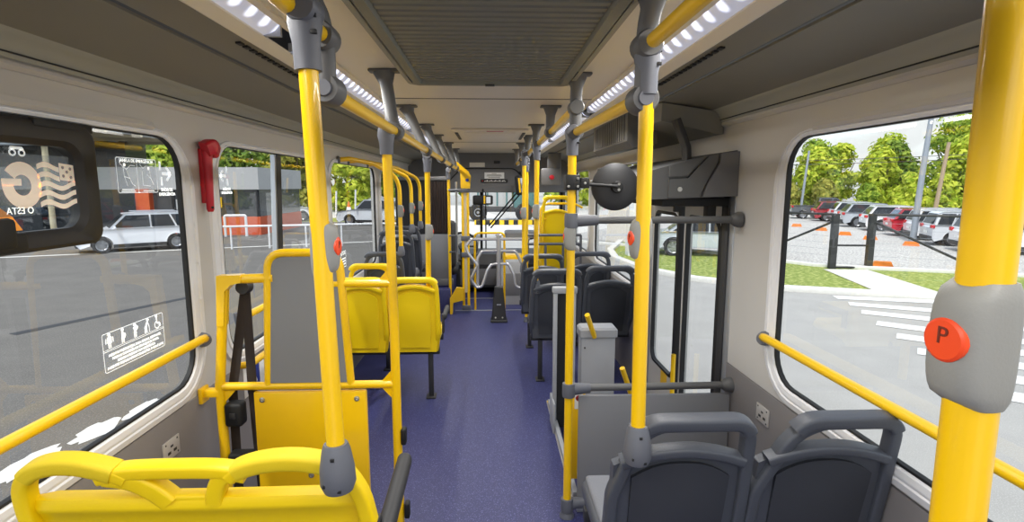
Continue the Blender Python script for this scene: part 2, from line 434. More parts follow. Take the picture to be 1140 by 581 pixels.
def window(idx, x, out, y0, y1, label, g='glass', fat=1.0):
    inn = -out
    w = thing('window_%d' % idx, label, 'window', (x, (y0+y1)/2, ZW0)); w['kind'] = 'structure'
    def ring(d, dx, r=0.13):
        return [(x+inn*dx, y, z) for y, z in rr(y0-d, y1+d, ZW0-d*0.75, ZW1+d*0.30, max(0.03, r+d))]
    b = MB(); b.loft([ring(0.085*fat, 0.0), ring(0.08*fat, 0.010), ring(0.054*fat, 0.014), ring(0.048*fat, 0.009), ring(0.038*fat, 0.009), ring(0.034*fat, 0.014), ring(0.010, 0.012), ring(0.0, 0.004), ring(0.0, -0.012)], False)
    b.build('window_frame', M['white'], w, angle=25)
    b = MB(); b.loft([ring(0.003, 0.003), ring(0.0, 0.007), ring(-0.009, 0.005), ring(-0.011, -0.002), ring(-0.011, -0.010)], False)
    b.build('seal', M['black'], w)
    h = rr(y0-0.005, y1+0.005, ZW0-0.004, ZW1+0.004, 0.13)
    b = MB(); b.add([(x-inn*0.008, y, z) for y, z in h], [list(range(len(h)))])
    b.build('pane', M[g], w, smooth=False)
    return w
wL = []
names = ['large left side window nearest the camera with sliding vent sash', 'left side window behind the wheelchair backrest frame', 'left side window beside the yellow seats', 'left side window beside the driver partition']
for i, (a, c, l) in enumerate(LWIN): wL.append(window(i+1, XL, -1, a, c, names[i]))
names = ['large right side window beside the two near grey seats', 'right side window just ahead of the rear door', 'narrow right side window beside the yellow seat', 'right front window beside the dashboard']
for i, (a, c, l) in enumerate(RWIN): window(i+5, XR, 1, a, c, names[i], fat=1.0 if i == 0 else 0.6)
# divider in the second left window
b = MB(); b.prism([(2.985, 0.79), (3.05, 0.79), (3.13, 1.72), (3.065, 1.72)], lambda u, v, s: (XL-0.024+0.028*s, u, v)); b.build('mullion', M['dark'], wL[1])
b = MB(); b.prism([(2.965, 0.79), (2.985, 0.79), (3.065, 1.72), (3.045, 1.72)], lambda u, v, s: (XL-0.022+0.024*s, u, v)); b.build('mullion_edge', M['alu'], wL[1])
# rivets on the near window frames
for x, s, w, yy in ((XL, 1, wL[0], 2.175),):
    b = MB()
    for z in (0.95, 1.1, 1.25, 1.4, 1.55): b.lathe([(0.0, 0.004), (0.006, 0.002), (0.007, 0)], (x+0.014, yy, z), (1, 0, 0), 10)
    b.build('rivet', M['white'], w)

# vent sash at the top of the near left window
t = thing('vent_sash', 'black framed vent sash in top of the near left window', 'window vent', (XL, 0.9, 1.385))
def yz(pts, x): return [(x, y, z) for y, z in pts]
o = rr(0.02, 1.655, 1.385, 1.715, 0.045); h = rr(0.10, 1.588, 1.435, 1.655, 0.05)
b = MB(); b.loft([yz(o, XL-0.012), yz(o, XL+0.024), yz(rr(0.03, 1.645, 1.395, 1.705, 0.04), XL+0.03), yz(rr(0.085, 1.603, 1.42, 1.67, 0.06), XL+0.026), yz(h, XL+0.012), yz(h, XL-0.012)], False, True)
b.build('sash_frame', M['sash'], t)
b = MB(); b.add(yz(h, XL), [list(range(len(h)))]); b.build('sash_pane', M['glass'], t, smooth=False)
b = MB(); b.bb(XL+0.024, XL+0.05, 1.18, 1.365, 1.388, 1.44, 0.012); b.bb(XL+0.03, XL+0.055, 1.24, 1.33, 1.40, 1.475, 0.012); b.build('latch', M['black'], t)
b = MB(); b.bb(XL+0.0, XL+0.02, 0.1, 1.66, 1.70, 1.722, 0.004); b.bb(XL+0.0, XL+0.032, 1.44, 1.60, 1.70, 1.722, 0.004); b.build('rail', M['black'], t)
# printed film on the sash: read from outside, so mirrored inside
t = thing('window_logo_sticker', 'mirrored GO logo with striped flag printed on the vent sash', 'sticker', (XL+0.006, 1.4, 1.44))
X = XL+0.007
b = MB(); b.quad((X-0.003, 0.3, 1.495), (X-0.003, 1.575, 1.495), (X-0.003, 1.575, 1.63), (X-0.003, 0.3, 1.63)); b.build('film_backing', M['stickfilm'], t, smooth=False)
def gshape(cy, cz, R, r, mir=1):
    a0, a1 = math.radians(38), math.radians(360); n = 30
    outer = [(cy+mir*R*math.cos(a0+(a1-a0)*k/n), cz+R*math.sin(a0+(a1-a0)*k/n)) for k in range(n+1)]
    inner = [(cy+mir*r*math.cos(a0+(a1-a0)*k/n), cz+r*math.sin(a0+(a1-a0)*k/n)) for k in range(n+1)]
    q = MB()
    for k in range(n): q.quad((X, *outer[k]), (X, *outer[k+1]), (X, *inner[k+1]), (X, *inner[k]))
    q.quad((X, cy+mir*0.002, cz-0.001), (X, cy+mir*R, cz-0.001), (X, cy+mir*R, cz+0.016), (X, cy+mir*0.002, cz+0.016))
    return q
gshape(1.413, 1.552, 0.058, 0.026, -1).build('logo_letter_g', M['beige'], t, smooth=False)
b = MB(); n = 36
for k in range(n):
    a, c = 2*PI*k/n, 2*PI*(k+1)/n; cy = 1.285
    b.quad((X, cy+0.058*math.cos(a), 1.552+0.058*math.sin(a)), (X, cy+0.058*math.cos(c), 1.552+0.058*math.sin(c)), (X, cy+0.026*math.cos(c), 1.552+0.026*math.sin(c)), (X, cy+0.026*math.cos(a), 1.552+0.026*math.sin(a)))
b.build('logo_letter_o', M['beige'], t, smooth=False)
b = MB(); q = MB()
for k in range(5):                       # waving flag stripes
    zt = 1.606-k*0.0245; n = 14
    for i in range(n):
        y0, y1 = 1.462+0.125*i/n, 1.462+0.125*(i+1)/n
        w = lambda y: 0.007*math.sin((y-1.462)*62)
        if k < 2 and y0 > 1.53: continue
        b.quad((X, y0, zt+w(y0)-0.013), (X, y1, zt+w(y1)-0.013), (X, y1, zt+w(y1)), (X, y0, zt+w(y0)))
b.quad((X, 1.535, 1.566), (X, 1.586, 1.561), (X, 1.586, 1.607), (X, 1.535, 1.612))
for (sy, sz) in ((1.547, 1.60), (1.573, 1.597), (1.56, 1.588), (1.547, 1.577), (1.573, 1.574)):
    q.lathe([(0.0, 0.0012), (0.005, 0.001), (0.005, 0.0)], (X, sy, sz), (1, 0, 0), 5)
b.build('flag', M['beige'], t, smooth=False); q.build('flag_stars', M['bldgrey'], t, smooth=False)
b = MB(); b.add(yz(rr(1.05, 1.447, 1.475, 1.502, 0.012), X-0.001), [list(range(28))]); b.build('caption_plate', M['darkfilm'], t, smooth=False)
text('O ESTA', 'caption', M['whitefilm'], t, (X+0.001, 1.437, 1.488), RIGHTTEXT, 0.024, 'LEFT', True)
b = MB()
for cy in (1.395, 1.422):
    for k in range(16):
        a, c = 2*PI*k/16, 2*PI*(k+1)/16
        b.quad((X, cy+0.011*math.cos(a), 1.632+0.009*math.sin(a)), (X, cy+0.011*math.cos(c), 1.632+0.009*math.sin(c)), (X, cy+0.006*math.cos(c), 1.632+0.005*math.sin(c)), (X, cy+0.006*math.cos(a), 1.632+0.005*math.sin(a)))
b.quad((X, 1.385, 1.640), (X, 1.43, 1.640), (X, 1.425, 1.647), (X, 1.39, 1.647)); b.build('emblem', M['whitefilm'], t, smooth=False)
b = MB(); b.add([(X-0.002, 1.30, 1.44), (X-0.002, 1.40, 1.44), (X-0.002, 1.375, 1.475), (X-0.002, 1.30, 1.53)], [[0, 1, 2, 3]]); b.build('orange_patch', M['orangefilm'], t, smooth=False)

# stickers on the near left pane
X = XL-0.006
t = thing('emergency_window_sticker', 'square white-lined sticker with two escape drawings, JANELA DE EMERGÊNCIA heading', 'sticker', (X, 1.885, 1.525))
def outline(y0, y1, z0, z1, r, w):
    o = rr(y0, y1, z0, z1, r); i = rr(y0+w, y1-w, z0+w, z1-w, max(0.002, r-w)); m = MB(); m.loft([yz(o, X), yz(i, X)], False); return m
def line(m, pts, w=0.0022):
    for (a, c) in zip(pts, pts[1:]):
        d = Vector((c[0]-a[0], c[1]-a[1])); d.normalize(); p = Vector((-d.y, d.x))*w/2
        m.quad((X, a[0]+p.x, a[1]+p.y), (X, a[0]-p.x, a[1]-p.y), (X, c[0]-p.x, c[1]-p.y), (X, c[0]+p.x, c[1]+p.y))
h = rr(1.78, 1.992, 1.526, 1.643, 0.008); b = MB(); b.add(yz(h, X-0.0015), [list(range(len(h)))]); b.build('film_backing', M['stickfilm'], t, smooth=False)
b = outline(1.782, 1.99, 1.527, 1.642, 0.008, 0.002); line(b, [(1.884, 1.526), (1.884, 1.624)], 0.002)
for q in ([(1.80, 1.622), (1.815, 1.612), (1.83, 1.604), (1.838, 1.585), (1.855, 1.556), (1.868, 1.55)], [(1.815, 1.612), (1.818, 1.58), (1.83, 1.55)], [(1.83, 1.604), (1.85, 1.617), (1.875, 1.617)], [(1.818, 1.58), (1.845, 1.575)],
          [(1.90, 1.622), (1.915, 1.61), (1.93, 1.617), (1.97, 1.617)], [(1.95, 1.602), (1.955, 1.575), (1.968, 1.555)], [(1.91, 1.60), (1.91, 1.552), (1.95, 1.55)], [(1.935, 1.59), (1.955, 1.575)]):
    line(b, q, 0.0017)
for (cy, cz) in ((1.822, 1.618), (1.945, 1.61)): b.lathe([(0.0, 0.0005), (0.0055, 0.0004), (0.0055, 0)], (X, cy, cz), (1, 0, 0), 10)
b.build('drawing', M['whitefilm'], t, smooth=False)
text('JANELA DE EMERGÊNCIA', 'heading', M['whitefilm'], t, (X+0.001, 1.885, 1.632), RIGHTTEXT, 0.0155)
b = MB()
for y_, z_, l_ in ((1.832, 1.5385, 0.062), (1.832, 1.5325, 0.07), (1.938, 1.5335, 0.06)): line(b, [(y_-l_/2, z_), (y_+l_/2, z_)], 0.0035)
b.build('caption_line', M['whitefilm'], t, smooth=False)
def exitarrow(y0, x, label, sgn=1):
    global X
    X = x
    t = thing('emergency_exit_sticker', label, 'sticker', (X, y0+0.05, 1.5))
    b = MB()
    line(b, [(y0, 1.637), (y0, 1.607)], 0.011); line(b, [(y0+0.004, 1.582), (y0+0.004, 1.552)], 0.011)
    line(b, [(y0+sgn*0.01, 1.594), (y0+sgn*0.06, 1.594)], 0.011); line(b, [(y0+sgn*0.035, 1.618), (y0+sgn*0.062, 1.594), (y0+sgn*0.035, 1.57)], 0.011)
    b.build('arrow', M['whitefilm'], t, smooth=False)
    text('SAÍDA DE\nEMERGÊNCIA', 'lettering', M['whitefilm'], t, (X+0.001, y0+0.02*sgn+0.01, 1.528), RIGHTTEXT, 0.0165)
exitarrow(2.012, XL-0.006, 'white arrow sticker reading SAÍDA DE EMERGÊNCIA beside the escape-drawing sticker')
exitarrow(2.505, XL-0.006, 'white exit arrow sticker at the edge of second left window beyond red lever', -1)
X = XL-0.006
t = thing('priority_seat_sticker', 'wide white-lined priority seating sticker with five pictograms above window rail', 'sticker', (X, 1.8, 0.975))
h = rr(1.642, 1.950, 0.976, 1.10, 0.008); b = MB(); b.add(yz(h, X-0.0015), [list(range(len(h)))]); b.build('film_backing', M['stickfilm'], t, smooth=False)
b = outline(1.642, 1.950, 0.976, 1.10, 0.008, 0.0022); line(b, [(1.644, 1.042), (1.948, 1.042)], 0.002); line(b, [(1.644, 1.047), (1.948, 1.047)], 0.0015)
b.build('border', M['whitefilm'], t, smooth=False)
for i in range(1, 5):
    b = MB(); line(b, [(1.642+i*0.0616, 1.05), (1.642+i*0.0616, 1.098)], 0.007); b.build('divider', M['stickfilm'], t, smooth=False)
b = MB()
def blob(cy, cz, r): b.lathe([(0.0, 0.0005), (r, 0.0004), (r, 0)], (X, cy, cz), (1, 0, 0), 12)
for i in range(5):
    c = 1.6735+i*0.0612; z = 1.05
    b = MB()
    if i < 3:
        blob(c, z+0.042, 0.0058); w = (0.020, 0.010, 0.012)[i]
        line(b, [(c, z+0.036), (c, z+0.016)], w); line(b, [(c-0.004, z+0.018), (c-0.004, z)], 0.006); line(b, [(c+0.004, z+0.018), (c+0.004, z)], 0.006)
        if i == 0: line(b, [(c-0.015, z+0.033), (c-0.017, z+0.016)], 0.005); line(b, [(c+0.015, z+0.033), (c+0.017, z+0.016)], 0.005)
        if i == 1: blob(c+0.006, z+0.022, 0.008)
        if i == 2: blob(c+0.009, z+0.032, 0.006); line(b, [(c-0.008, z+0.034), (c+0.01, z+0.024)], 0.005)
    elif i == 3:
        blob(c+0.006, z+0.042, 0.0055); line(b, [(c+0.004, z+0.036), (c-0.006, z+0.02), (c-0.002, z)], 0.009); line(b, [(c+0.004, z+0.033), (c+0.012, z+0.022), (c+0.013, z)], 0.004); line(b, [(c-0.006, z+0.02), (c-0.012, z)], 0.006)
    else:
        blob(c-0.006, z+0.043, 0.0055); line(b, [(c-0.006, z+0.037), (c-0.004, z+0.018), (c+0.008, z+0.018), (c+0.014, z+0.004)], 0.006)
        line(b, [(c-0.004+0.014*math.cos(a), z+0.013+0.013*math.sin(a)) for a in [1.9+k*0.42 for k in range(12)]], 0.004)
    b.build('pictogram', M['whitefilm'], t, smooth=False)
text('ASSENTO PREFERENCIAL PARA OBESOS, GESTANTES,\nPESSOAS COM BEBÊS OU CRIANÇAS DE COLO,\nIDOSOS E PESSOAS COM DEFICIÊNCIA\nAUSENTES PESSOAS NESSAS CONDIÇÕES, O USO É LIVRE', 'lettering', M['whitefilm'], t, (X+0.001, 1.796, 1.008), RIGHTTEXT, 0.0112, 'CENTER', False, 0.0003, 1.15)
# small white sticker on the third left pane, blue accessibility sign on the lower wall
t = thing('pane_notice_sticker', 'small white square notice on the left window behind the yellow seats', 'sticker', (XL-0.006, 4.35, 0.93))
b = outline(4.28, 4.43, 0.90, 1.03, 0.006, 0.004); b.build('border', M['whitefilm'], t, smooth=False)
b = MB()
for i in range(3): line(b, [(4.30+0.05*i, 1.0), (4.30+0.05*i, 1.02)], 0.02); line(b, [(4.295, 0.97-i*0.022), (4.415, 0.97-i*0.022)], 0.01)
b.build('print_lines', M['whitefilm'], t, smooth=False)
X = XL+0.008
t = thing('accessibility_sign', 'blue wheelchair sign plate on left wall behind the belts', 'sign', (X, 2.75, 0.56))
b = MB(); b.bb(X-0.004, X, 2.50, 3.02, 0.545, 0.70, 0.002); b.build('plate', M['signwhite'], t)
b = MB(); b.bb(X-0.001, X+0.001, 2.53, 2.67, 0.56, 0.685); b.bb(X-0.001, X+0.001, 2.73, 2.85, 0.56, 0.685); b.bb(X-0.001, X+0.001, 2.88, 3.0, 0.56, 0.685); b.build('blue_field', M['blue'], t)
X = XL+0.0095; b = MB()
blob(2.585, 0.668, 0.011); line(b, [(2.585, 0.655), (2.59, 0.62), (2.62, 0.62), (2.635, 0.585)], 0.011); line(b, [(2.592+0.033*math.cos(a), 0.608+0.032*math.sin(a)) for a in [1.9+k*0.42 for k in range(12)]], 0.008)
blob(2.79, 0.668, 0.011); line(b, [(2.79, 0.65), (2.79, 0.61)], 0.03); line(b, [(2.78, 0.61), (2.78, 0.57)], 0.012); line(b, [(2.80, 0.61), (2.80, 0.57)], 0.012)
blob(2.93, 0.668, 0.011); line(b, [(2.93, 0.65), (2.93, 0.61)], 0.022); line(b, [(2.93, 0.61), (2.93, 0.57)], 0.02)
b.build('symbol', M['print'], t, smooth=False)

# ---------------------------------------------------------------- roof grille and far hatch
t = thing('roof_ventilation_grille', 'large grey slatted ventilation grille set in the ceiling', 'vent', (0.005, 1.5, 1.985))
gx0, gx1, gy0, gy1, gz = -0.285, 0.295, 0.45, 2.37, 1.988
b = MB(); n = 44; prof = []
for i in range(n+1):
    y = gy0+(gy1-gy0)*i/n
    prof += [(y, gz), (y+0.024, gz), (y+0.030, gz+0.014), (y+0.036, gz+0.014)]
prof = [p for p in prof if p[0] <= gy1]
rows = [[(gx0, y, z), (gx1, y, z)] for y, z in prof]
for a, c in zip(rows, rows[1:]): b.quad(a[0], a[1], c[1], c[0])
b.build('slat_panel', M['vent'], t, smooth=False)
def ringxy(d, z, r=0.05): return [(x, y, z) for x, y in rr(gx0-d, gx1+d, gy0-d, gy1+d, r)]
b = MB(); b.loft([ringxy(0.006, gz-0.012, 0.02), ringxy(0.035, gz-0.012, 0.03), ringxy(0.042, gz-0.004, 0.035), ringxy(-0.002, gz+0.012, 0.02), ], False, True); b.build('border', M['vent'], t)
b = MB(); b.loft([ringxy(0.042, gz-0.003, 0.035), ringxy(0.046, gz+0.008, 0.04)], False); b.build('shadow_gap', M['black'], t)
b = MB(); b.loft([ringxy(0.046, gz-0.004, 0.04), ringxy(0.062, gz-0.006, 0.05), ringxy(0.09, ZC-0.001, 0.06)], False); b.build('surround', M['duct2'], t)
b = MB(); b.bb(-0.02, 0.02, gy1+0.004, gy1+0.026, gz-0.016, gz-0.008, 0.002); b.build('latch', M['dark'], t)
t = thing('roof_hatch', 'cream emergency roof hatch far along the ceiling', 'hatch', (0, 5.2, ZC))
b = MB(); b.bb(-0.32, 0.32, 4.55, 5.5, ZC-0.02, ZC, 0.008); b.bb(-0.22, 0.22, 4.68, 5.38, ZC-0.03, ZC-0.015, 0.008); b.build('lid', M['ceil'], t)
b = MB(); b.bb(-0.30, -0.275, 4.7, 5.35, ZC-0.026, ZC-0.018); b.bb(0.275, 0.30, 4.7, 5.35, ZC-0.026, ZC-0.018); b.build('hinge_slot', M['dark'], t)
b = MB(); b.bb(-0.03, 0.11, 4.57, 4.62, ZC-0.0215, ZC-0.0195); tag(b.build('ceiling_warning_label', M['red']), 'small red warning label stuck on the ceiling before the roof hatch', 'label')
# ================================================================== POLES, RAILS, BRACKETS
RP = 0.0185                                  # pole radius
def ell(a, b, n=14): return [(a*math.cos(2*PI*k/n), b*math.sin(2*PI*k/n)) for k in range(n)]
def rrect(a, b, r=0.008, n=3): return rr(-a, a, -b, b, r, n)

RAILS = {}
def handrail(side, i, x, y0, y1, z0, z1):
    t = MB().tube([(x, y0, z0), (x, y1, z1)], 0.0175)
    o = t.build('overhead_handrail', M['yellow'])
    return tag(o, '%s yellow overhead grab rail length from the camera on the %s of the aisle' % (ORD[i], side), 'handrail', 'overhead grab rails along the aisle')
# right rail steps down and up again, left rail stays level after the first bracket
XRL, XLL = 0.367, -0.375
BY = [1.36, 2.36, 3.30, 4.28, 5.18, 6.10, 7.06]
handrail('right', 0, 0.382, -0.9, 1.30, 1.885, 1.887)
handrail('right', 1, XRL, 1.39, 2.345, 1.762, 1.778)
rz = 1.880
for i in range(2, 7): handrail('right', i, XRL-0.004*(i-1), BY[i-1]+0.03, BY[i]-0.03, rz-0.010*(i-2), rz-0.010*(i-1))
handrail('left', 0, XLL, -0.9, 1.27, 1.884, 1.884)
BL = [1.33, 2.20, 3.25, 4.22, 5.08, 6.0, 6.95]
for i in range(1, 7): handrail('left', i, XLL, BL[i-1]+0.03, BL[i]-0.025, 1.768-0.005*(i-1), 1.768-0.005*i)

def bracket(side, i, xb, xr, y, zr, zlow=None, yb=None):
    """ceiling bracket: top plate, flattened arm and ring round the rail"""
    yb = y-0.03 if yb is None else yb
    t = thing('rail_bracket', '%s grey ceiling bracket from the camera holding the %s overhead rail' % (ORD[i], side), 'bracket', (xb, yb, ZC), 'ceiling brackets of the overhead rails')
    b = MB(); b.box((xb, yb, ZC-0.006), (0.125, 0.055, 0.012), None, 0.005); b.build('top_plate', M['bracket'], t)
    zend = (zlow or zr)
    path = [(xb, yb, ZC-0.008), (xb+0.15*(xr-xb), yb, ZC-0.05), (xb+0.72*(xr-xb), y-0.01, zr+0.045), (xr, y, zr), (xr, y, zend)] if zlow else [(xb, yb, ZC-0.008), (xb+0.12*(xr-xb), yb, ZC-0.045), (xb+0.8*(xr-xb), y-0.005, zr+0.04), (xr, y, zr)]
    pp = fillet(path, 0.06, 5); n = len(pp)
    sc = [1.9-0.9*min(1, (ZC-p.z)/0.06) for p in pp]
    sc = [max(1.0, s) for s in sc]
    b = MB(); b.sweep(pp, ell(0.026, 0.021), (0, 1, 0.02), True, sc); b.build('arm', M['bracket'], t)
    b = MB(); b.lathe([(0.012, -0.036), (0.029, -0.036), (0.033, -0.028), (0.033, 0.028), (0.029, 0.036), (0.012, 0.036)], (xr, y, zr), (0, 1, 0), 20); b.build('rail_ring', M['bracket'], t)
    if zlow:
        b = MB(); b.lathe([(0.012, -0.036), (0.031, -0.036), (0.036, -0.026), (0.036, 0.03), (0.03, 0.038), (0.012, 0.038)], (xr, y+0.02, zend), (0, 1, 0), 20); b.build('joint', M['bracket'], t)
        b = MB(); b.lathe([(0.0, -0.004), (0.018, -0.004), (0.02, 0.002)], (xr, y-0.018, zend), (0, 1, 0), 16); b.build('joint_cap', M['clamp'], t)
    return t
bracket('right', 0, 0.382, 0.378, 1.35, 1.886, 1.762)
bracket('right', 1, 0.365, XRL, 2.365, 1.882, 1.779)
for i in range(2, 7): bracket('right', i, XRL-0.004*i, XRL-0.004*i, BY[i], rz-0.010*(i-1))
bracket('left', 0, -0.405, -0.378, 1.30, 1.884, 1.772)
for i in range(1, 7): bracket('left', i, (-0.43, -0.49, -0.49, -0.49, -0.46, -0.45)[i-1], XLL, BL[i], 1.768-0.005*i, None, BL[i]+0.1 if i == 1 else BL[i]+0.03)

def stanchion(label, top, bot, tee=None, base='floor', group=None, r=RP, name='grab_pole', taper=None):
    """pole with grey clamps; tee = z of the rail it hangs from"""
    t = thing(name, label, 'pole', (bot[0], bot[1], bot[2]), group)
    tv, bv = Vector(top), Vector(bot); d = (tv-bv).normalized()
    MB().tube([bv, tv], r, 18).build('pole', M['yellow'], t)
    if tee:
        b = MB(); h = tv-d*0.075
        b.lathe([(r+0.001, 0), (r+0.007, 0.0), (r+0.0075, 0.05), (r+0.014, 0.085), (r+0.012, 0.112)], h, d, 18)
        b.build('top_clamp', M['clamp'], t)
        b = MB(); b.lathe([(0.012, -0.035), (0.027, -0.035), (0.031, -0.028), (0.031, 0.028), (0.027, 0.035), (0.012, 0.035)], (top[0], top[1], tee), (0, 1, 0), 18); b.build('tee_ring', M['clamp'], t)
        q = MB()
        for dz in (0.02, 0.05): q.bb(top[0]+0.016, top[0]+0.028, top[1]-0.026, top[1]-0.018, tee-0.07+dz, tee-0.062+dz, 0.001)
        q.build('screw_cover', M['black'], t)
    if base == 'floor':
        b = MB(); b.lathe([(r+0.016, 0), (r+0.016, 0.008), (r+0.008, 0.02), (r+0.006, 0.06), (r+0.001, 0.06)], bv, d, 18); b.build('base_clamp', M['clamp'], t)
    elif base == 'seat':
        b = MB(); b.lathe([(0.014, -0.072), (0.030, -0.068), (0.037, -0.05), (0.036, -0.02), (r+0.011, 0.02), (r+0.006, 0.034), (r+0.001, 0.034)], bv, d, 20); b.build('seat_clamp', M['clamp'], t)
        q = MB()
        for dx, dz in ((0.0, 0.012), (-0.018, -0.045), (0.012, -0.055)): q.box((bot[0]+dx, bot[1]-0.034+abs(dx)*0.3+(0.006 if dz > 0 else 0), bot[2]+dz), (0.008, 0.010, 0.007), None, 0.001)
        q.build('screw_cover', M['black'], t)
    return t

def stop_button(label, c, face, parent_r=RP, s=1.0, letter=True):
    """pill-shaped grey housing round a pole; face = angle of the red button, 0 faces the rear"""
    t = thing('stop_request_button', label, 'button', c, 'stop request buttons on the poles')
    # bulge in front of the pole, along local -Y then turned by face
    R = Matrix.Rotation(face, 3, 'Z'); C = Vector(c)
    rings = []; n = 20
    for k in range(15):
        u = -1+2*k/14; z = u*0.054*s; q = (1-abs(u)**3.2)**0.5 if abs(u) < 1 else 0.0
        w = (0.021+0.005*q)*s; f = (0.014+0.019*q)*s; bk = (0.018+0.003*q)*s
        rg = []
        for j in range(n):
            a = 2*PI*j/n; ca, sa = math.cos(a), math.sin(a)
            ex = 0.62
            X_ = w*math.copysign(abs(ca)**ex, ca); Y_ = (-(f) if sa > 0 else bk)*abs(sa)**ex
            rg.append(C+R @ Vector((X_, Y_, z)))
        rings.append(rg)
    MB().loft(rings).build('housing', M['button_grey'], t)
    ax = R @ Vector((0, -1, 0)); o = C+R @ Vector((0, -0.0318*s, 0.004*s))
    b = MB(); b.lathe([(0.019*s, -0.004), (0.0188*s, 0.001), (0.0165*s, 0.0026), (0.0, 0.003)], o, ax, 24); bt = b.build('push_button', M['button_red'], t)
    if letter:
        l = text('P', 'button_letter', M['button_dark'], bt, o+ax*0.0031+Vector((0, 0, 0.003)), (PI/2, 0, face), 0.021*s)
    return t

# right side poles
stanchion('thick yellow pole close to the camera at right edge, in front of right window', (0.3815, 0.40, 1.99), (0.392, 0.395, 0.0), None, 'floor')
stop_button('large blurred grey stop button with red P disc on the nearest right pole', (0.3845, 0.399, 1.427), math.radians(-84), s=0.93)
stanchion('yellow pole rising from the left of two near grey seats to the ceiling rail', (0.383, 1.35, 1.845), (0.384, 1.328, 0.893), 1.886, 'seat')
stop_button('grey stop button seen side-on upon the pole above the near grey seats', (0.386, 1.352, 1.415), math.radians(-84))
stanchion('yellow pole at the aisle corner of the rear-door partition', (0.353, 2.352, 1.755), (0.353, 2.352, 0.0), 1.778, 'floor')
stop_button('grey stop button seen side-on upon the pole of the rear-door partition', (0.353, 2.352, 1.325), math.radians(-100), letter=False)
stanchion('yellow pole from the nearer aisle seat of the grey pair beyond the rear door', (0.345, 4.05, 1.815), (0.345, 4.07, 0.80), 1.852, 'seat')
stop_button('small grey stop button on pole of first grey seat beyond the rear door', (0.345, 4.05, 1.36), math.radians(-104), letter=False)
stanchion('yellow pole from the second-row aisle grey seat beyond the rear door', (0.312, 5.02, 1.81), (0.310, 5.04, 0.80), 1.848, 'seat')
stop_button('small grey stop button on pole of second-row aisle grey seat', (0.311, 5.02, 1.30), math.radians(-104), letter=False)
stanchion('yellow curved-top pole just behind the second-row pole near the windscreen', (0.405, 6.05, 1.78), (0.405, 6.05, 0.0), 1.83, 'floor')
# left side poles
stanchion('leaning yellow pole rising from the wide yellow seat in the left foreground', (-0.353, 1.10, 1.845), (-0.325, 1.075, 0.984), 1.884, 'seat')
stop_button('grey stop button with orange disc on the leaning left foreground pole', (-0.341, 1.10, 1.425), math.radians(88))
stanchion('yellow pole rising from aisle side of the yellow seat pair', (-0.425, 3.72, 1.72), (-0.445, 3.80, 0.78), 1.757, 'seat')
stop_button('grey stop button on pole of the yellow seat pair', (-0.43, 3.74, 1.235), math.radians(106), letter=False)
stanchion('slim yellow pole beside the driver partition, left of the turnstile', (-0.505, 6.6, 1.70), (-0.505, 6.6, 0.0), 1.738, 'floor')

# window guard rails
for side, x, s, yend in (('left', XL, 1, 2.165), ('right', XR, -1, 2.095)):
    t = thing('window_guard_rail', 'yellow horizontal guard rail across the large near %s window' % side, 'handrail', (x, yend, 0.93))
    MB().tube([(x+s*0.042, -0.6, 0.951), (x+s*0.042, yend-0.06, 0.951), (x+s*0.034, yend-0.02, 0.945), (x+s*0.012, yend, 0.936)], 0.0165).build('rail', M['yellow'], t)
    b = MB(); b.lathe([(0.03, 0), (0.03, 0.012), (0.027, 0.03), (0.019, 0.048)], (x+s*0.008, yend, 0.934), (s*0.75, -0.6, 0.1), 18); b.build('end_mount', M['clamp'], t)

t = thing('window_guard_rail', 'yellow guard rail across the second left window behind the backrest frame', 'handrail', (XL, 3.1, 0.95))
MB().tube([(XL+0.042, 2.50, 0.951), (XL+0.042, 3.85, 0.951)], 0.0165).build('rail', M['yellow'], t)
for y in (2.46, 3.85): MB().lathe([(0.03, 0), (0.03, 0.012), (0.027, 0.03), (0.019, 0.05)], (XL+0.006, y, 0.945), (0.7, 0.5 if y < 3 else -0.5, 0.05), 16).build('end_mount', M['clamp'], t)
t = thing('wall_grab_bar', 'short yellow bent grab bar on left wall beside the blue wheelchair sign', 'handrail', (XL, 2.7, 0.75))
MB().tube(fillet([(XL+0.006, 2.42, 0.735), (XL+0.07, 2.44, 0.735), (XL+0.07, 3.0, 0.735), (XL+0.006, 3.02, 0.735)], 0.04), 0.0165).build('bar', M['yellow'], t)
# arched wall poles on the left
for i, (yw, y, zc, fx) in enumerate(((4.27, 4.82, 0.99, -0.80), (4.55, 5.48, 1.14, -0.795), (5.25, 6.12, 1.13, -0.79))):
    t = thing('arched_grab_pole', '%s yellow arched pole curving from left wall down to a grey single seat' % ORD[i], 'pole', (fx, y, zc), 'arched poles along the left wall')
    p = [Vector((XL+0.01, yw, 1.75)), Vector((XL+0.08, yw+0.05, 1.76)), Vector((XL+0.55*(fx-XL), yw+0.55*(y-yw), 1.735)), Vector((fx+0.0, y, 1.62)), Vector((fx, y, 1.35)), Vector((fx, y, zc))]
    MB().tube(fillet(p, [0.05, 0.25, 0.22, 0.1], 8), RP, 14).build('pole', M['yellow'], t)
    b = MB(); b.lathe([(0.016, -0.06), (0.03, -0.055), (0.034, -0.03), (0.026, 0.02), (0.02, 0.03)], (fx, y, zc), (0, 0, 1), 16); b.build('seat_clamp', M['clamp'], t)
    b = MB(); b.lathe([(0.03, 0), (0.028, 0.01), (0.02, 0.02)], (XL+0.004, yw, 1.75), (1, 0.3, 0), 14); b.build('wall_mount', M['clamp'], t)
    stop_button('stop button on the %s arched pole of the left wall' % ORD[i], (fx, y, 1.33), math.radians(106), letter=False)

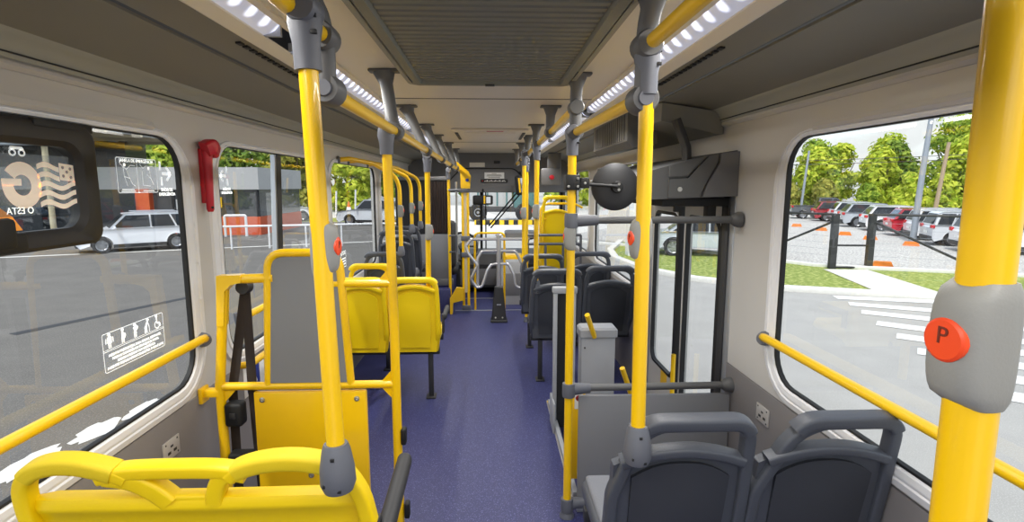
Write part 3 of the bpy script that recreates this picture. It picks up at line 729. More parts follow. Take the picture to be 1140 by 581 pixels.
# ================================================================== SEATS
def lean(p, k=0.20, z0=0.45): return (p[0], p[1]-k*max(0, p[2]-z0), p[2])
def seat_geometry(w, zt, k=0.2, rl=0.10, rg=0.10, zb=0.36, zp=0.80, skew=0.0):
    """pieces of a moulded bus seat facing +Y, seat back at y = 0"""
    h = w/2; out = {}
    fr = fillet([lean((-h+0.035, 0.05, zb), k), lean((-h+0.012, 0, 0.5), k), lean((-h+0.014, 0, 0.70), k), lean((-h+0.03+skew, 0, zt-0.02), k), lean((h-0.022, 0, zt-0.02), k), lean((h-0.014, 0, 0.70), k), lean((h-0.012, 0, 0.5), k), lean((h-0.035, 0.05, zb), k)], [0.05, 0.12, rl, rg, 0.12, 0.05], 7)
    out['frame'] = MB().sweep(fr, rrect(0.017, 0.021, 0.009), (0, 1, k))
    gr = fillet([lean((-h+0.02+skew*0.7, -0.003, zt-0.12), k), lean((-h+0.03+skew, -0.003, zt-0.018), k), lean((h-0.022, -0.003, zt-0.018), k), lean((h-0.016, -0.003, zt-0.12), k)], [rl, rg], 8)
    out['grip'] = MB().sweep(gr[3:-3], rrect(0.0195, 0.0235, 0.010), (0, 1, k))
    def shell(hw, z0, z1, y, bulge, crown, th):
        nx, nz = 10, 10; front = []; back = []
        for j in range(nz+1):
            v = j/nz
            for i in range(nx+1):
                u = -1+2*i/nx
                z = z0+(z1-z0)*v+crown*(1-abs(u)**2.4)*(v**2)
                xx = hw*u*(1-0.10*(1-v)**3)
                yy = y-bulge*(1-u*u)*math.sin(PI*min(1, v*1.1))
                back.append(lean((xx, yy, z), k)); front.append(lean((xx, yy+th, z), k))
        m = MB(); N = nx+1; vs = back+front; fs = []; o = len(back)
        for j in range(nz):
            for i in range(nx):
                a = j*N+i; fs.append([a, a+1, a+N+1, a+N]); fs.append([o+a, o+a+N, o+a+N+1, o+a+1])
        for i in range(nx): fs.append([i, o+i, o+i+1, i+1]); t = nz*N+i; fs.append([t, t+1, o+t+1, o+t])
        for j in range(nz): a = j*N; fs.append([a, a+N, o+a+N, o+a]); c = a+nx; fs.append([c, o+c, o+c+N, c+N])
        return m.add(vs, fs)
    out['shell'] = shell(h-0.012, zb, zp+0.005, -0.004, 0.012, 0.04, 0.035)
    out['panel'] = shell(h-0.062, zb+0.035, zp-0.03, -0.016, 0.014, 0.045, 0.012)
    # crossbar with a ledge over the panel
    cb = [lean((-h+0.03+(2*h-0.06)*i/10, -0.006, zp+0.018+0.035*(1-(2*i/10-1)**2)), k) for i in range(11)]
    out['bar'] = MB().sweep(cb, rrect(0.014, 0.022, 0.007), (0, 1, k))
    pan = MB(); pan.box((0, 0.245, 0.425), (w-0.03, 0.43, 0.07), None, 0.03, 3); out['pan'] = pan
    cu = MB(); cu.box((0, 0.25, 0.462), (w-0.06, 0.39, 0.03), None, 0.014, 3); out['cushion'] = cu
    return out
def bus_seat(label, colour, w=0.395, zt=0.95, base=0.0, legs=(-0.1,), group=None, loc=(0, 0, 0), rl=0.10, rg=0.08, zp=0.80, skew=0.0, k=0.2, armrest=False):
    g = seat_geometry(w, zt, k, rl, rg, 0.36, zp, skew); y = colour == 'yellow'
    shell, panel = (M['yplastic'], M['yplastic']) if y else (M['seat'], M['seat_panel'])
    t = thing('bus_seat', label, 'seat', (0, 0, 0), group)
    s = g['shell']; s.add(g['frame'].v, g['frame'].f); s.add(g['bar'].v, g['bar'].f)
    s.build('seat_back', shell, t)
    g['panel'].build('back_panel', panel, t)
    g['grip'].build('grab_handle', shell, t)
    g['pan'].build('seat_base', M['yplastic'] if y else M['seat'], t)
    g['cushion'].build('seat_cushion', M['yplastic'] if y else M['fabric'], t)
    for y_, z_ in ((0.03, 0.33), (0.33, 0.35)): MB().bb(-w/2+0.01, w/2-0.01, y_, y_+0.04, z_, z_+0.05, 0.006).build('support_beam', M['dark'], t)
    for lx in legs:
        b = MB(); b.bb(lx-0.018, lx+0.018, 0.03, 0.065, -base+0.0, 0.36, 0.005); b.bb(lx-0.035, lx+0.035, 0.0, 0.10, -base, -base+0.012, 0.004); b.build('leg', M['dark'], t)
    if armrest:
        b = MB(); b.box((w/2+0.03, 0.14, 0.62), (0.035, 0.32, 0.045), None, 0.016, 3); b.bb(w/2+0.014, w/2+0.03, -0.02, 0.03, 0.5, 0.64, 0.004); b.build('armrest', M['dark'], t)
    t.location = (loc[0], loc[1], loc[2]+base)
    return t
bus_seat('near dark grey seat attached to the yellow pole, left one of the foreground pair', 'grey', 0.395, 0.945, 0, (-0.08,), 'foreground grey seats', (0.517, 1.44, 0), 0.12, 0.06, 0.79, 0.055)
bus_seat('near dark grey seat next to the right window, other half of the foreground pair', 'grey', 0.395, 0.945, 0, (0.1,), 'foreground grey seats', (0.92, 1.44, 0), 0.16, 0.06, 0.79, 0.075)
r1 = bus_seat('grey seat just beyond rear door on the aisle side, with pole clamp', 'grey', 0.40, 0.925, 0, (-0.11,), 'grey seats beyond the rear door', (0.50, 4.12, 0), 0.14, 0.14, 0.745)
dup(r1, (0.91, 4.12, 0.02), None, 'grey seat just beyond rear door on the window side, facing the windscreen')
dup(r1, (0.48, 5.02, 0.0), None, 'second-row grey seat beyond rear door on the aisle side')
dup(r1, (0.92, 5.02, 0.02), None, 'second-row grey seat beyond rear door on the window side')
bus_seat('yellow seat of the pair on the aisle side, with black armrest', 'yellow', 0.355, 0.915, 0, (0.1,), 'yellow seat pair', (-0.545, 3.80, 0), 0.09, 0.08, 0.80, 0, 0.12, True)
bus_seat('yellow seat of the pair on the window side, behind the backrest frame', 'yellow', 0.36, 0.915, 0, (-0.12,), 'yellow seat pair', (-0.915, 3.80, 0), 0.09, 0.08, 0.80, 0, 0.12)
bus_seat('single yellow seat near left wall directly in front of the yellow pair', 'yellow', 0.36, 0.93, 0, (0.1,), None, (-0.975, 4.42, 0.0), 0.12, 0.12, 0.75)
g1 = bus_seat('rearmost grey single seat along the left wall, handle above yellow seats', 'grey', 0.36, 0.935, 0.03, (0.1,), 'grey single seats along the left wall', (-0.965, 4.92, 0), 0.12, 0.12, 0.76)
dup(g1, (-0.965, 5.58, 0.17), None, 'middle grey single seat along the left wall under the second arched pole')
dup(g1, (-0.965, 6.14, 0.17), None, 'foremost grey single seat along the left wall behind the partition')
# tall yellow seat ahead at the right
t = bus_seat('tall yellow seat ahead by the right windscreen corner behind grey bars', 'yellow', 0.34, 1.22, 0.22, (0.0,), None, (0.75, 6.30, 0), 0.10, 0.10, 1.0)
t = thing('seat_guard_rail', 'grey horizontal bars with uprights in front of the tall yellow seat', 'handrail', (0.72, 6.05, 0))
for z in (1.0, 0.90):
    MB().tube([(0.41, 6.05, z), (1.02, 6.05, z)], 0.016).build('bar', M['clamp'], t)
for x in (0.62, 0.82, 1.02):
    MB().tube([(x, 6.05, 0.0), (x, 6.05, 1.0 if x > 1 else 0.9)], 0.014).build('upright', M['clamp'], t)
for i, (y, z, l) in enumerate(((6.5, 1.34, 'higher'), (6.2, 1.205, 'lower'))):
    t = MB().tube(fillet([(0.6, y, 0.0), (0.6, y, z), (XR-0.12, y, z), (XR-0.02, y, z-0.05)], 0.12, 8), 0.014)
    tag(t.build('arched_grab_rail', M['yellow']), '%s yellow hooped rail reaching the right wall around the tall yellow seat' % l, 'handrail', 'hooped rails at the tall yellow seat')

# wide yellow seat in the left foreground
t = thing('wide_bus_seat', 'wide yellow moulded double-width seat in the left foreground with twin grab handles', 'seat', (-0.645, 1.12, 0))
yb = 1.12; ky = 0.14
def ln(x, z, dy=0.0): return (x, yb+dy-ky*(z-0.9), z)
nx = 26; rows = []
x0, x1 = -1.015, -0.285
sec = [(0.34, -0.03), (0.5, -0.012), (0.7, -0.004), (0.80, 0.0), (0.842, -0.004), (0.850, -0.012), (0.862, -0.014), (0.880, -0.006), (0.886, 0.010), (0.880, 0.034), (0.84, 0.046), (0.6, 0.05), (0.36, 0.02)]
rings = []
for i in range(nx+1):
    u = i/nx; x = x0+(x1-x0)*u; e = min(u, 1-u)*nx
    edge = 0.0 if e >= 2 else (2-e)/2
    rg = []
    for z, dy in sec:
        zz = z
        bow = 0.010*math.sin(PI*u)
        sq = 1-edge*0.55
        rg.append((x+(0.02 if u > 0.5 else -0.02)*0+(-0.0), yb+(dy-0.02)*sq+0.02-ky*(zz-0.9)-bow*0.4, zz-edge*0.008+(0.05*(0.9-zz)*(1 if u > 0.5 else 0)*0)))
    rings.append(rg)
MB().loft(rings).build('seat_back', M['yplastic'], t, angle=40)
prof = rrect(0.0165, 0.020, 0.009, 4)
# centre bridge with its V legs
b = MB()
b.sweep(spline([ln(-0.84, 0.935), ln(-0.80, 0.944), ln(-0.76, 0.948), ln(-0.68, 0.949), ln(-0.61, 0.948), ln(-0.565, 0.943), ln(-0.53, 0.934)], 5), prof, (0, 1, ky))
b.sweep(spline([ln(-0.825, 0.938), ln(-0.775, 0.928), ln(-0.735, 0.905), ln(-0.712, 0.884), ln(-0.70, 0.870)], 5), rrect(0.022, 0.019, 0.009, 4), (0, 1, ky))
b.sweep(spline([ln(-0.565, 0.942), ln(-0.585, 0.925), ln(-0.597, 0.90), ln(-0.602, 0.882), ln(-0.604, 0.868)], 5), rrect(0.019, 0.019, 0.009, 4), (0, 1, ky))
b.sweep([ln(-0.715, 0.872), ln(-0.66, 0.872), ln(-0.60, 0.872)], rrect(0.016, 0.012, 0.006), (0, 1, ky))
b.build('centre_bridge', M['yplastic'], t)
for k_, pts in enumerate(([ln(-1.0, 0.80), ln(-1.005, 0.86), ln(-1.000, 0.915), ln(-0.975, 0.95), ln(-0.93, 0.966), ln(-0.88, 0.966), ln(-0.835, 0.955), ln(-0.80, 0.942), ln(-0.78, 0.93)], [ln(-0.565, 0.93), ln(-0.545, 0.945), ln(-0.51, 0.958), ln(-0.46, 0.966), ln(-0.41, 0.965), ln(-0.365, 0.956), ln(-0.335, 0.945), ln(-0.312, 0.92), ln(-0.288, 0.87), ln(-0.275, 0.80)])):
    p = spline(pts, 6)
    h = MB().sweep(p, rrect(0.0165, 0.021, 0.009, 4), (0, 1, ky)).build('grab_handle', M['yplastic'], t)
    q = p[16:42] if k_ == 0 else p[5:35]
    MB().sweep(q, rrect(0.0195, 0.0235, 0.011, 4), (0, 1, ky)).build('grip_cover', M['ygrip'], h)
b = MB(); b.bb(-1.0, -0.29, 1.16, 1.62, 0.40, 0.47, 0.03, 3); b.build('seat_cushion', M['yplastic'], t)
b = MB(); b.bb(-0.34, -0.29, 1.15, 1.19, 0, 0.42, 0.006); b.build('leg', M['dark'], t)
b = MB(); b.bb(-1.0, -0.95, 1.15, 1.19, 0, 0.42, 0.006); b.build('leg', M['dark'], t)
b = MB(); b.box((-0.245, 1.27, 0.775), (0.040, 0.36, 0.045), Matrix.Rotation(math.radians(4), 3, 'X'), 0.018, 4); b.bb(-0.268, -0.256, 1.09, 1.17, 0.70, 0.80, 0.004); b.build('armrest', M['dark'], t)
b = MB(); b.bb(-0.272, -0.246, 1.06, 1.12, 0.40, 0.76, 0.006); b.build('armrest_bracket', M['yellow'], t)

# ================================================================== WHEELCHAIR BACKREST FRAME
yf = 2.14
t = thing('wheelchair_restraint', 'yellow tubular wheelchair backrest frame with grey pad and yellow lower panel', 'wheelchair backrest', (-0.75, yf, 0))
fp = MB().tube(fillet([(-1.10, yf, 0.0), (-1.10, yf, 0.74), (-1.055, yf, 1.185), (-0.86, yf, 1.19)], [0.3, 0.04], 6), 0.019).build('side_post', M['yellow'], t)
b = MB(); b.prism([(-1.085, 1.0), (-1.072, 1.202), (-0.98, 1.205), (-0.98, 1.175), (-1.02, 1.165), (-1.045, 1.14), (-1.058, 1.0)], lambda u, v, s: (u, yf-0.022+0.044*s, v)); b.build('gusset', M['yellow'], t)
MB().tube([(-0.392, yf, 0.0), (-0.392, yf, 1.0), (-0.40, yf, 1.72)], 0.019).build('aisle_post', M['yellow'], t)
b = MB(); b.lathe([(0.02, 0), (0.026, 0), (0.027, 0.04), (0.034, 0.075), (0.03, 0.10)], (-0.40, yf, 1.67), (0, 0, 1), 16); b.build('top_clamp', M['clamp'], t)
MB().tube([(-1.10, yf, 0.745), (-0.392, yf, 0.745)], 0.0165).build('cross_bar', M['yellow'], t)
MB().tube([(-0.63, yf, 1.165), (-0.395, yf, 1.165)], 0.0165).build('cross_bar', M['yellow'], t)
for (xa, za, s1, s2) in ((-0.395, 0.745, -1, -1), (-0.395, 0.745, -1, 1), (-0.395, 1.165, -1, 1), (-1.09, 0.745, 1, -1)):
    b = MB(); b.prism([(xa, za+s2*0.012), (xa+s1*0.055, za+s2*0.012), (xa, za+s2*0.075)], lambda u, v, s: (u, yf-0.004+0.008*s, v)); b.build('gusset', M['yellow'], t)
loop = fillet([(-0.905, yf, 0.75), (-0.875, yf-0.005, 1.29), (-0.60, yf-0.005, 1.29), (-0.575, yf, 0.75)], 0.07, 7)
MB().tube(loop, 0.0165).build('pad_frame', M['yellow'], t)
b = MB(); pts = [(p.x, p.z) for p in fillet([(-0.893, 0, 0.76), (-0.865, 0, 1.28), (-0.61, 0, 1.28), (-0.587, 0, 0.76)], 0.06, 7)]
b.prism(pts, lambda u, v, s: (u, yf-0.012+0.03*s, v)); b.build('backrest_pad', M['panel'], t)
b = MB(); b.bb(-0.965, -0.512, yf-0.012, yf+0.012, 0.10, 0.722, 0.006); lp = b.build('lower_panel', M['yellow'], t)
b = MB()
for x, z in ((-0.93, 0.69), (-0.55, 0.69), (-0.75, 0.36), (-0.93, 0.14), (-0.55, 0.14)): b.lathe([(0.011, 0), (0.011, 0.004), (0.005, 0.006), (0, 0.003)], (x, yf-0.012, z), (0, -1, 0), 12)
b.build('screw', M['screw'], lp)
b = MB(); b.bb(-1.172, -1.10, yf-0.02, yf+0.02, 0.705, 0.735, 0.004); b.bb(-1.175, -1.16, yf-0.03, yf+0.03, 0.68, 0.745, 0.004); b.build('wall_bracket', M['yellow'], t)
for q, (xa, z0, z1) in enumerate(((-1.015, 1.14, 0.25), (-0.985, 1.14, 0.05))):
    p = [(-1.0, yf+0.06, 1.14), (xa-(0.05 if q == 0 else 0.0), yf+0.03, 0.72), (xa-(0.06 if q == 0 else -0.015), yf+0.04, z1)]
    o = MB().sweep(p, rrect(0.019, 0.0015, 0.001), (0, 1, 0)).build('wheelchair_belt', M['belt'])
    tag(o, ('black wheelchair safety belt nearer the wall hanging slack in the yellow frame', 'black wheelchair safety belt hanging closest to the yellow lower panel')[q], 'belt', 'belts hanging in the backrest frame')
b = MB(); b.lathe([(0.0, -0.02), (0.026, -0.02), (0.03, -0.01), (0.03, 0.02), (0, 0.025)], (-1.0, yf+0.05, 1.145), (0, 1, 0), 16); b.build('belt_guide', M['dark'], t)
for (x, z, w_, h_, l) in ((-1.045, 0.63, 0.07, 0.10, 'upper'), (-1.03, 0.44, 0.10, 0.05, 'lower')):
    u = thing('belt_retractor', '%s black belt retractor on the left post of the backrest frame' % l, 'belt retractor', (x, yf+0.02, z-h_/2))
    b = MB(); b.box((x, yf+0.0, z), (w_, 0.06, h_), None, 0.014, 3); b.build('housing', M['black'], u)
    b = MB(); b.bb(x-0.012, x+0.012, yf-0.034, yf-0.028, z-0.012, z+0.012, 0.002); b.build('screw_plate', M['dark'], u)
for (x, y, z, l) in ((-0.366, yf+0.0, 0.52, 'upper'), (-0.36, yf-0.0, 0.19, 'lower'), (-0.418, yf-0.01, 0.27, 'middle')):
    b = MB(); b.box((x, y, z), (0.022, 0.04, 0.07 if l != 'middle' else 0.045), None, 0.008, 3)
    tag(b.build('belt_hook', M['black']), '%s small black belt hook on the aisle post of the backrest frame' % l, 'hook', 'hooks on the aisle post')

# red emergency lever
t = thing('emergency_window_lever', 'red emergency window lever with T-shaped head on the left pillar', 'lever', (XL+0.02, 2.275, 1.45))
b = MB(); b.sweep(fillet([(XL+0.035, 2.25, 1.695), (XL+0.05, 2.275, 1.712), (XL+0.04, 2.31, 1.69)], 0.02), rrect(0.03, 0.024, 0.012), (1, 0, 0)); b.build('head', M['red'], t)
b = MB(); b.loft([[(XL+0.03+dx*s, 2.275+dy*s-0.02*(1.68-z), z) for dx, dy in ell(0.018, 0.018, 14)] for z, s in ((1.69, 1.15), (1.62, 1.0), (1.52, 0.85), (1.455, 0.8), (1.445, 0.55))]); b.build('handle', M['red'], t)
b = MB(); b.lathe([(0.005, 0), (0.005, 0.004), (0, 0.005)], (XL+0.042, 2.262, 1.463), (1, -0.6, 0), 10); b.build('screw', M['black'], t)
b = MB(); b.bb(XL, XL+0.02, 2.262, 2.29, 1.48, 1.70, 0.004); b.build('mount', M['red'], t)

# charging sockets
for side, x, s, y, z in (('left', XL+0.006, 1, 1.905, 0.60), ('right', XR-0.006, -1, 2.08, 0.612)):
    t = thing('usb_socket', 'small pale charging socket plate on the %s lower wall panel' % side, 'socket', (x, y, z-0.04))
    b = MB(); b.bb(x, x+s*0.006, y-0.05, y+0.05, z-0.036, z+0.036, 0.002); b.build('plate', M['socket'], t)
    b = MB()
    for dy in (-0.018, 0.018): b.bb(x+s*0.005, x+s*0.0068, y+dy-0.009, y+dy+0.009, z-0.016, z-0.006)
    b.build('port', M['black'], t)
    b = MB()
    for dy in (-0.035, 0.035):
        for dz in (-0.026, 0.026): b.lathe([(0.004, 0), (0.003, 0.0015), (0, 0.002)], (x+s*0.006, y+dy, z+dz), (s, 0, 0), 8)
    b.build('screw', M['dark'], t)
    b = MB(); b.bb(x+s*0.005, x+s*0.0066, y-0.008, y+0.008, z+0.006, z+0.014); b.build('pictogram', M['dark'], t)
# ================================================================== REAR DOOR, PARTITION, LIFT
yp = 2.385
b = MB(); b.bb(0.405, 1.118, yp-0.012, yp+0.012, 0.02, 0.585, 0.006)
pa = thing('partition_screen', 'grey partition panel ahead of the near grey seats guarding the rear door stepwell', 'partition', (0.76, yp, 0))
b.build('partition_panel', M['panel'], pa)
for z, l in ((0.625, 'rail over panel'), (1.400, 'upper rail')):
    MB().tube([(0.375, yp-0.01, z), (1.105, yp, z)], 0.0165).build('rail', M['bracket'], pa)
    b = MB(); b.lathe([(0.036, 0), (0.036, 0.012), (0.03, 0.03), (0.019, 0.045)], (1.124, yp, z), (-1, 0, 0), 18); b.build('wall_mount', M['bracket'], pa)
for z, w_ in ((0.625, 0.10), (1.400, 0.12), (0.06, 0.10)):
    b = MB(); b.lathe([(0.019, -0.032), (0.028, -0.032), (0.030, -0.02), (0.030, 0.02), (0.028, 0.032), (0.019, 0.032)], (0.353, 2.352, z), (0, 0, 1), 18)
    b.loft([[(0.355+x, 2.358+0.012*(x/w_)+a*(1-0.3*x/w_), z+c*(1-0.3*x/w_)) for a, c in ell(0.029, 0.031, 16)] for x in (0.0, w_*0.5, w_)])
    b.build('pole_clamp', M['clamp'], pa)
b = MB(); b.bb(0.405, 1.118, yp-0.006, yp+0.03, 0.0, 0.03, 0.004); b.build('foot_rail', M['alu'], pa)

# convex mirror on the pole
t = thing('convex_mirror', 'round black convex mirror, back side showing, clamped to the partition pole', 'mirror', (0.545, 2.33, 1.44))
b = MB(); b.lathe([(0.0, -0.022), (0.03, -0.021), (0.07, -0.014), (0.098, -0.003), (0.1035, 0.004), (0.1035, 0.012), (0.098, 0.015)], (0.546, 2.36, 1.546), (0, 1, 0), 48); b.build('mirror_back', M['dark'], t)
b = MB(); b.lathe([(0.098, 0.013), (0.06, 0.028), (0.0, 0.036)], (0.546, 2.36, 1.546), (0, 1, 0), 40); b.build('mirror_face', M['mirror'], t)
b = MB(); b.lathe([(0.022, -0.04), (0.026, -0.034), (0.026, -0.018), (0.0, -0.018)], (0.546, 2.36, 1.546), (0, 1, 0), 24); h = b.build('hub', M['black'], t)
b = MB(); b.lathe([(0.006, -0.044), (0.005, -0.038)], (0.552, 2.36, 1.558), (0, 1, 0), 10); b.lathe([(0.006, -0.044), (0.005, -0.038)], (0.552, 2.36, 1.534), (0, 1, 0), 10); b.build('screw', M['screw'], h)
b = MB(); b.tube([(0.38, 2.335, 1.562), (0.43, 2.325, 1.556), (0.545, 2.315, 1.548)], 0.0075); b.build('arm', M['black'], t)
b = MB(); b.bb(0.322, 0.385, 2.318, 2.385, 1.532, 1.598, 0.005); b.bb(0.385, 0.425, 2.315, 2.345, 1.540, 1.585, 0.004); b.build('pole_bracket', M['black'], t)
b = MB()
for x, z in ((0.334, 1.548), (0.374, 1.582), (0.374, 1.548), (0.405, 1.562)): b.lathe([(0.006, 0), (0.005, 0.003), (0, 0.004)], (x, 2.316, z), (0, -1, 0), 10)
b.build('screw', M['screw'], t)

# door machinery cover
t = thing('door_mechanism_cover', 'grey sculpted door mechanism cover box above the rear door', 'door mechanism cover', (0.97, 3.05, 1.5))
b = MB()
sec = lambda y, s: [(0.70, y, 1.487), (1.128, y, 1.502), (1.128, y, 1.712-0.01*s), (0.99, y, 1.69-0.01*s), (0.74, y, 1.622-0.01*s), (0.68, y, 1.58)]
b.loft([sec(2.45, 1.0), sec(2.44, 0.0), sec(2.46, 0.0), sec(3.72, 0.0)][2:]); b.build('housing', M['bracket'], t, smooth=False)
b = MB(); b.prism([(0.97, 1.500), (1.128, 1.504), (1.128, 1.706), (1.045, 1.696), (1.04, 1.655), (0.985, 1.55)], lambda u, v, s: (u, 2.437+0.03*s, v)); b.build('end_cap', M['bulk'], t, smooth=False)
b = MB(); b.prism([(0.812, 1.496), (0.955, 1.499), (0.975, 1.55), (1.032, 1.66), (1.034, 1.692), (0.99, 1.683), (0.93, 1.62), (0.90, 1.585), (0.812, 1.58)], lambda u, v, s: (u, 2.446+0.02*s, v)); b.build('cover_plate', M['bracket'], t, smooth=False)
b = MB(); b.prism([(0.812, 1.592), (0.895, 1.597), (0.925, 1.634), (0.98, 1.684), (0.812, 1.64)], lambda u, v, s: (u, 2.442+0.02*s, v)); b.build('cover_ridge', M['bracket'], t, smooth=False)
b = MB(); b.lathe([(0.011, 0), (0.011, 0.004), (0.006, 0.005), (0, 0.003)], (0.862, 2.446, 1.535), (0, -1, 0), 14); b.build('lock', M['screw'], t)
b = MB(); b.bb(0.80, 1.12, 2.50, 3.70, 1.455, 1.495, 0.005); b.bb(1.02, 1.06, 2.5, 2.56, 1.40, 1.46, 0.005); b.bb(0.86, 0.90, 2.5, 2.52, 1.43, 1.46); b.build('drive_rod', M['black'], t)
b = MB(); b.sweep(fillet([(0.93, 2.56, 1.66), (0.925, 2.56, 1.73), (0.90, 2.56, 1.79), (0.87, 2.56, 1.86)], 0.03), rrect(0.012, 0.035, 0.004), (0, 1, 0)); b.build('strut', M['dark'], t)

# duct end wedge over the door
b = MB(); b.prism([(0.82, 1.945), (1.125, 1.90), (1.125, 1.80), (1.10, 1.798), (0.82, 1.86)], lambda u, v, s: (u, 2.62+1.14*s, v)); struct(b.build('trim_30', M['duct'], smooth=False))
# ribbed speaker box on the right duct
t = thing('ribbed_air_outlet', 'grey box with ribbed face under the right duct above the rear door', 'vent', (0.78, 3.4, 1.76))
b = MB(); b.prism([(0.735, 1.958), (0.90, 1.93), (0.90, 1.775), (0.77, 1.755), (0.735, 1.79)], lambda u, v, s: (u, 2.93+0.95*s, v)); b.build('housing', M['bracket'], t)
b = MB()
for i in range(16): b.prism([(0.727, 1.93), (0.738, 1.94), (0.738, 1.80), (0.729, 1.80)], lambda u, v, s: (u, 2.99+i*0.052+0.026*s, v))
b.build('rib', M['bracket'], t)

# door leaves: panes, rubber, handles
def door_leaf(idx, y0, y1, gz0, label):
    d = thing('door_%d' % idx, label, 'door', (XR, (y0+y1)/2, -0.5)); d['kind'] = 'structure'
    x = XR+0.02
    def L(pts, dx): return [(x+dx, y, z) for y, z in pts]
    o = [(y, z) for y, z in rr(y0, y1, -0.52, 1.47, 0.02)]; h = rr(y0+0.05, y1-0.05, gz0, 1.37, 0.07)
    b = MB(); b.loft([L(o, 0.02), L(o, -0.02), L(rr(y0+0.028, y1-0.028, gz0-0.02, 1.39, 0.08), -0.02), L(rr(y0+0.028, y1-0.028, gz0-0.02, 1.39, 0.08), 0.02)], False, True); b.build('leaf_frame', M['cream'], d)
    b = MB(); b.loft([L(rr(y0+0.028, y1-0.028, gz0-0.02, 1.39, 0.08), -0.022), L(h, -0.026), L(h, 0.0)], False); b.build('seal', M['black'], d)
    b = MB(); b.add(L(h, 0.0), [list(range(len(h)))]); b.build('pane', M['glass'], d, smooth=False)
    b = MB(); b.bb(x-0.03, x+0.03, y0-0.004, y0+0.018, -0.52, 1.46); b.build('rubber_edge', M['black'], d)
    return d
d1 = door_leaf(1, 2.56, 3.10, -0.42, 'nearer glazed rear door leaf with tall pane')
d2 = door_leaf(2, 3.16, 3.70, 0.36, 'farther glazed rear door leaf with white lower panel')
MB().tube([(XR-0.05, 3.05, 0.18), (XR-0.05, 3.05, 0.56)], 0.014).build('handle', M['yellow'], d1)
b = MB(); b.bb(XR-0.002, XR+0.0, 3.30, 3.42, 0.25, 0.34); b.build('warning_plate', M['yellow'], d2)
b = MB(); b.bb(XR-0.005, XR+0.06, 2.45, 2.50, -0.58, 1.62, 0.004); struct(b.build('trim_31', M['alu']))
b = MB(); b.bb(XR-0.012, XR+0.05, 2.50, 2.56, -0.58, 1.52, 0.004); struct(b.build('trim_32', M['dark']))
b = MB(); b.bb(XR, XR+0.05, 3.70, 3.78, -0.58, 1.62, 0.004); struct(b.build('trim_33', M['alu']))
b = MB(); b.bb(XR-0.0, XR+0.05, 2.5, 3.76, 1.475, 1.63); struct(b.build('trim_34', M['cream']))

# wheelchair lift gear beside the stepwell
t = thing('wheelchair_lift', 'wheelchair lift gear with grey mast frame and yellow bars beside the stepwell', 'wheelchair lift', (0.5, 3.0, 0))
yl = 3.28
b = MB(); b.bb(0.392, 0.415, yl, yl+0.05, 0, 0.92, 0.004); b.bb(0.508, 0.531, yl, yl+0.05, 0, 0.92, 0.004); b.bb(0.385, 0.538, yl-0.004, yl+0.054, 0.885, 0.925, 0.006); b.build('mast_frame', M['cabinet'], t)
b = MB(); b.bb(0.415, 0.508, yl+0.02, yl+0.045, 0, 0.885); b.build('mast_channel', M['black'], t)
for (p, q) in (((0.59, 3.22, 0.765), (0.655, 3.30, 0.60)), ((0.80, 3.15, 0.445), (0.89, 3.22, 0.22))):
    MB().tube([p, q], 0.0165).build('lift_bar', M['yellow'], t)
b = MB(); b.bb(0.372, 0.46, 2.50, 2.56, 0.10, 0.575, 0.008); s = b.build('side_plate', M['yellow'], t)
b = MB(); b.bb(0.405, 0.445, 2.497, 2.4995, 0.47, 0.57); b.build('sticker', M['signwhite'], s)
b = MB(); b.lathe([(0.0155, 0), (0.0155, 0.0006), (0.0115, 0.0006), (0.0115, 0)], (0.425, 2.4965, 0.525), (0, -1, 0), 20); b.box((0.425, 2.496, 0.525), (0.027, 0.0008, 0.004), Matrix.Rotation(math.radians(45), 3, 'Y')); b.build('prohibition_ring', M['red'], s)
b = MB(); b.bb(0.418, 0.426, 2.4962, 2.4966, 0.515, 0.536); b.bb(0.420, 0.432, 2.4962, 2.4966, 0.515, 0.524); b.build('pictogram', M['ink'], s)
b = MB(); b.bb(0.40, 0.425, 2.47, 3.65, 0.012, 0.05, 0.004); b.build('edge_track', M['cabinet'], t)
b = MB(); b.bb(0.385, 0.40, 3.2, 3.4, 0.0, 0.2, 0.01); b.build('hinge_bracket', M['cabinet'], t)
t = thing('grey_cabinet', 'light grey metal box with overhanging lid beside the rear door steps', 'cabinet', (0.69, 3.36, -0.28))
b = MB(); b.bb(0.572, 0.79, 3.30, 3.42, -0.28, 0.60, 0.008); b.build('body', M['cabinet'], t)
b = MB(); b.loft([[(x, y, z) for x, y in rr(0.560-d, 0.802+d, 3.288-d, 3.432+d, 0.012, 3)] for z, d in ((0.60, 0.0), (0.645, 0.0), (0.66, -0.012), (0.662, -0.03))]); b.build('lid', M['cabinet'], t)
b = MB(); b.lathe([(0.006, 0), (0.006, 0.003), (0, 0.004)], (0.594, 3.30, 0.53), (0, -1, 0), 10); b.build('screw', M['dark'], t)

# ================================================================== FRONT OF THE BUS
b = MB(); b.bb(XL, XR, 7.9, 7.95, 1.46, 2.03); fw_ = struct(b.build('wall_front', M['bulk'], smooth=False))
arch = fillet([(-0.62, 7.897, 1.47), (-0.60, 7.897, 1.62), (-0.42, 7.897, 1.80), (0.35, 7.897, 1.80), (0.52, 7.897, 1.62), (0.54, 7.897, 1.47)], 0.15)
MB().tube(arch, 0.008, 8).build('panel_groove', M['black'], fw_)
b = MB(); b.bb(XL-0.04, XR+0.04, 8.44, 8.52, 1.45, 2.06); b.bb(XL-0.04, XR+0.04, 7.95, 8.5, 1.46, 1.49); b.bb(XL-0.04, XR+0.04, 8.44, 8.52, -0.3, 0.42); struct(b.build('wall_front_shell', M['dark'], smooth=False))
for k, x in ((40, XL), (41, XR)):
    b = MB(); b.bb(x-0.05, x+0.05, 8.36, 8.5, 0.3, 1.5); struct(b.build('trim_%d' % k, M['dark']))
